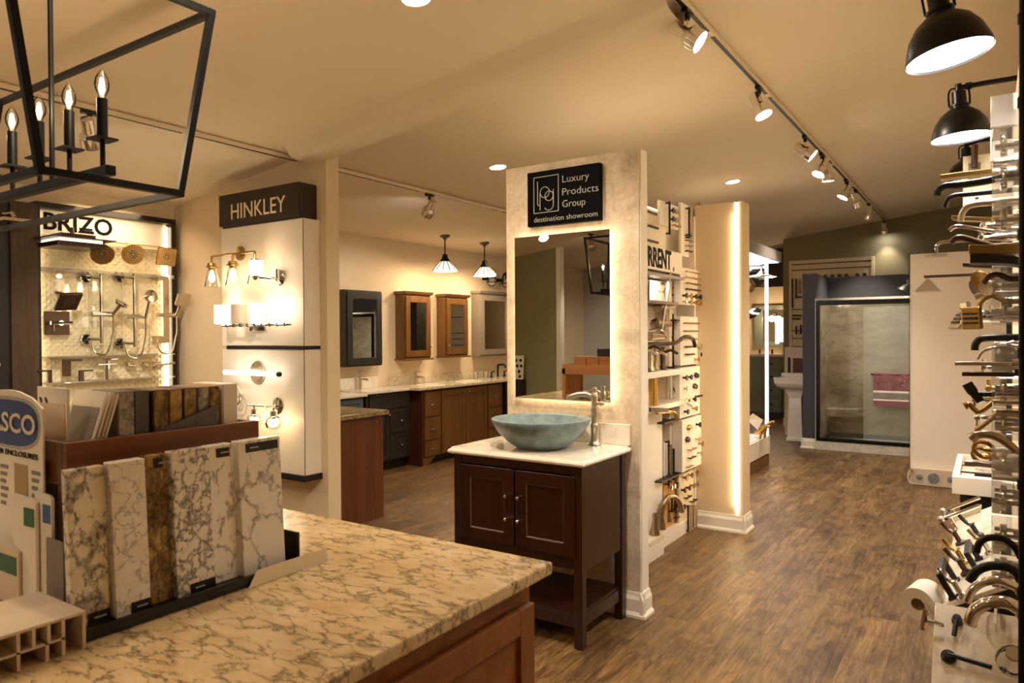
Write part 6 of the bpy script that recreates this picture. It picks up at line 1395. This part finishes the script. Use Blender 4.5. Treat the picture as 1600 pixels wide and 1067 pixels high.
# paper roll and holder at the counter edge
o = thing('paper_roll_holder', 'chrome straight rod roll holder fixed at the counter edge', 'holder', (-.135, 2.68, .56))
rc = Vector((-.185, 2.80, .585))
build('post', G().tube([(-.118, 2.66, .56), (-.165, 2.655, .568)], .007, 8), 'chrome', o, True); build('rod', G().tube([(-.178, 2.655, .535), (-.168, 2.655, .60)], .008, 10), 'chrome', o, True); build('spindle', G().tube([(-.165, 2.655, .588), (rc.x, 2.85, rc.z)], .006, 8), 'chrome', o, True)
t = thing('paper_roll', 'white toilet paper roll on the holder at the counter edge', 'paper roll', rc)
ax = Vector((.28, .93, .10)).normalized()
t.location = rc
g = G(); n = 40
u = ax.orthogonal().normalized(); w_ = ax.cross(u); R0, R1, hw_ = .021, .056, .048
c0 = rc
vs = []
for s_, R_ in ((-1, R0), (-1, R1), (1, R1), (1, R0)):
    vs += [c0 + ax*hw_*s_ + (u*math.cos(2*PI*i/n)+w_*math.sin(2*PI*i/n))*R_ for i in range(n)]
fs = [(a*n+i, a*n+(i+1) % n, ((a+1) % 4)*n+(i+1) % n, ((a+1) % 4)*n+i) for a in range(4) for i in range(n)]
build('paper', g.add(vs, fs), 'paper_white', t, True)
g = G(); g.tube([c0-ax*hw_*.98, c0+ax*hw_*.98], .0205, 24, False); build('core', g, 'print_tan', t, True)
g = G().prism([c0 + (u*math.cos(a)+w_*math.sin(a))*.0565 + ax*s_*hw_ for a, s_ in ((2.2, -1), (2.2, 1), (2.0, 1), (2.0, -1))], (u*math.cos(2.1)+w_*math.sin(2.1))*.004); build('loose_sheet', g, 'paper_white', t)

# barn lamps on pipe arms
def barn(c, R, lab, arm_z, tilt, arm=True):
    c = Vector(c); o = thing('barn_lamp', lab, 'lamp', c, 'barn lamps over the aisle display')
    ax = Vector((tilt, 0, 1)).normalized()
    build('dome', G().lathe([(R*1.02, -.006), (R*1.02, .004), (R*.97, .03), (R*.86, R*.55), (R*.66, R*.86), (R*.42, R*1.05), (R*.30, R*1.10), (R*.30, R*1.18), (R*.26, R*1.2)], c, 40, ax, 1, False), 'black_metal', o, True)
    build('socket', G().lathe([(R*.26, R*1.16), (R*.34, R*1.17), (R*.34, R*1.24), (R*.25, R*1.26), (R*.24, R*1.75), (R*.12, R*1.8), (R*.12, R*2.05), (0, R*2.05)], c, 24, ax), 'black_metal', o, True)
    g = G(); u = Vector((1, 0, 0)) - ax*ax.x; u.normalize()
    for s_ in (-1, 1): g.tube(smoothpath([c+ax*R*1.22+u*R*.34*s_, c+ax*R*1.7+u*R*.34*s_, c+ax*R*1.9+u*R*.26*s_, c+ax*R*1.9+u*R*.1*s_], 3), R*.035, 6)
    build('side_bracket', g, 'black_metal', o, True)
    build('diffuser', G().lathe([(R*.985, .002), (R*.985, .006)], c, 40, ax), 'barn_lens', o)
    if arm:
        top = c + ax*R*2.0; e = Vector((top.x, top.y, arm_z))
        g = G().tube(smoothpath([top, e-Z*.035, e+Vector((.012, 0, -.006)), e+Vector((.05, 0, .0)), (.302 if top.y > 4.6 else PX+.01, top.y, arm_z)], 3), .0125, 10); g.tube([e+Vector((.03, 0, 0)), e+Vector((.055, 0, 0))], .017, 10); g.tube([e-Z*.055, e-Z*.03], .017, 10)
        build('pipe_arm', g, 'black_metal', o, True)
    lamp('barn_light', o, 'SPOT', c-ax*.012, K_BARN, COOL, .10, -ax, 150, .5)
barn((-0.114,2.9,2.455), .132, 'black barn lamp nearest the ceiling, biggest of the three over the display', 2.84, -.17)
barn((-0.109,4.05,2.432), .124, 'black barn lamp on a bent pipe arm, middle one of three', (-0.107,4.05,2.67)[2], -.05)
barn((-0.109,5.3,2.435), .12, 'black barn lamp partly hidden behind the gold spout, smallest of three', (-0.109,5.3,2.682)[2], -.03)

# ---------------------------------------------------------------- ceiling lights: tracks, spots, downlights
def track(x, y0, y1, lab):
    zc = ceil_z(x) - .004; o = thing('ceiling_track', lab, 'track', (x, y0, zc))
    g = G().box(x-.017, x+.017, y0, y1, zc-.030, zc-.002); b_ = build('rail', g, 'ceiling_paint', o)
    y = y0+.05
    while y < y1-.05:
        e = min(y+1.15, y1-.03); build('slot', G().box(x-.012, x+.012, y, e, zc-.0312, zc-.0295), 'black_satin', o); y = e+.08
track(-1.275, -3.5, 11.85, 'long ceiling track with black slot running down the aisle')
track(-4.25, -3.5, 3.545, 'pale ceiling track ending at the stub wall above the black sign')
track(-4.25, 3.68, 6.75, 'pale ceiling track over the vanity room behind the stub wall')
def spot(x, y, aim, lab, m_='nickel', lit=True, watts=None, drop=.125, grp='track spotlights', angle=75):
    zc = ceil_z(x) - .036; o = thing('track_spotlight', lab, 'spotlight', (x, y, zc), grp)
    a = Vector(aim).normalized(); c = Vector((x, y, zc-drop))
    build('adapter', G().box(x-.016, x+.016, y-.045, y+.045, zc-.022, zc).tube([(x, y, zc-.02), (x, y, zc-.05)], .014, 10), 'black_satin', o)
    k = c - a*.035
    build('arm', G().tube([(x, y, zc-.045), (x, y, zc-.07), k], .007, 8), m_, o, True)
    build('housing', G().lathe([(0, -.095), (.031, -.093), (.034, -.088), (.034, -.015), (.040, -.003), (.056, .012), (.059, .022), (.059, .078), (.055, .080), (.053, .072), (0, .070)], c, 28, a), m_, o, True)
    build('lens', G().lathe([(.052, .072), (.052, .0745)], c, 24, a), 'spot_lens' if lit else 'white_gloss', o)
    if lit: lamp('spot_light', o, 'SPOT', c+a*.082, K_TRACK if watts is None else watts, MID, .045, a, angle, .7)
sg = 'spotlights on the aisle track'
HEADS = [((-1.275,3.535,3.122)[1], (.79, .14, -.6), 'chrome aisle track spotlight closest to the ceiling ridge, lens facing the display'),
 ((-1.275,4.899,3.148)[1], (.41, -.10, -.9), 'chrome aisle track spotlight, second from the ceiling ridge'),
 ((-1.275,6.339,3.143)[1], (.75, .08, -.62), 'chrome aisle track spotlight, front one of the overlapping pair'),
 ((-1.275,7.055,3.154)[1], (-.32, -.38, -.85), 'chrome aisle track spotlight, rear one of the overlapping pair'),
 ((-1.275,7.337,3.109)[1], (.05, .05, -1), 'chrome aisle track spotlight pointing straight down past the pair'),
 ((-1.275,8.401,3.159)[1], (-.42, -.25, -.85), 'chrome aisle track spotlight turned toward the column'),
 ((-1.275,9.069,3.138)[1], (.25, .35, -.85), 'chrome aisle track spotlight, third from the olive wall'),
 ((-1.275,10.124,3.141)[1], (-.1, .12, -1), 'chrome aisle track spotlight, second from the olive wall'),
 ((-1.275,11.809,3.128)[1], (.05, .25, -.95), 'chrome aisle track spotlight closest to the olive wall')]
for k, (y, a, lab) in enumerate(HEADS): spot(-1.275, y, a, lab, 'spot_metal', True, (60 if k in (3, 5) else 70 if k in (6, 7) else 9 if k == 8 else None), .125, sg)
for y, a, lab in ((-.6, (-.5, -.55, -.7), 'added unseen fill spotlight behind the viewer turned to the green wall'), (1.1, (-.75, .1, -.65), 'added unseen fill spotlight beside the island turned to the sample bins'), (2.0, (-.66, 1.2, -2.0), 'aisle track spotlight turned to the vessel bowl')): spot(-1.275, y, a, lab, 'nickel', True, 50, .125, sg)  # green wall and sample bin heads are added, unseen fill lamps
spot(-4.25, -1.3, (-.2, -.75, -.62), 'added unseen fill spotlight on the pale track turned to the green wall', 'nickel', True, 60, .13, 'spotlights on the pale tracks')  # unseen head added to brighten the reflected green wall
spot(-4.25, (-4.25,2.059,2.784)[1], (-.55, .45, -.75), 'nickel track spotlight behind the chandelier candles', 'spot_metal', True, None, .13, 'spotlights on the pale tracks')
spot(-4.25, (-4.25,5.025,2.774)[1], (-.75, .30, -.62), 'nickel track spotlight over the vanity room', 'spot_metal', True, 26, .13, 'spotlights on the pale tracks')
spot(-4.25, -.09, (.5, .35, -.8), 'nickel track spotlight seen reflected in the tall mirror', 'spot_metal', True, None, .13, 'spotlights on the pale tracks')
def down(p, lab, r=.066, watts=None, col=SOFT):
    p = Vector(p); p.z = ceil_z(p.x); n = Vector((.12, 0, -1)).normalized(); o = thing('recessed_light', lab, 'downlight', p, 'recessed ceiling lights')
    build('trim_ring', G().lathe([(r+.016, 0), (r+.016, .004), (r+.002, .007), (r, .004)], p, 32, n), 'white_trim', o, True); build('lens', G().lathe([(r, .003), (r, .0055)], p, 32, n), 'down_lens', o)
    lamp('down_light', o, 'SPOT', p+n*.02, K_DOWN if watts is None else watts, col, .06, (0, 0, -1), 140, .6)
down((-3.45,4.972,2.916), 'recessed round ceiling light beside the plaster partition top')
down((-2.2,7.428,3.066), 'recessed round ceiling light over the lit column')
down((-4.9, .5, 2.7), 'added unseen ceiling fill light near the pale side display')  # out-of-view lamp, added to lift the light at the island end
down((-2.0, -1.6, 3.1), 'added unseen ceiling fill light behind the viewer')  # added behind the camera as fill for the mirror view
down((-4.9, 7.6, 2.75), 'added unseen ceiling fill light deep in the vanity room')  # hidden by the partition, added to brighten the vanity room
down((-2.21,2.528,3.065), 'recessed round ceiling light cut by the top picture edge')
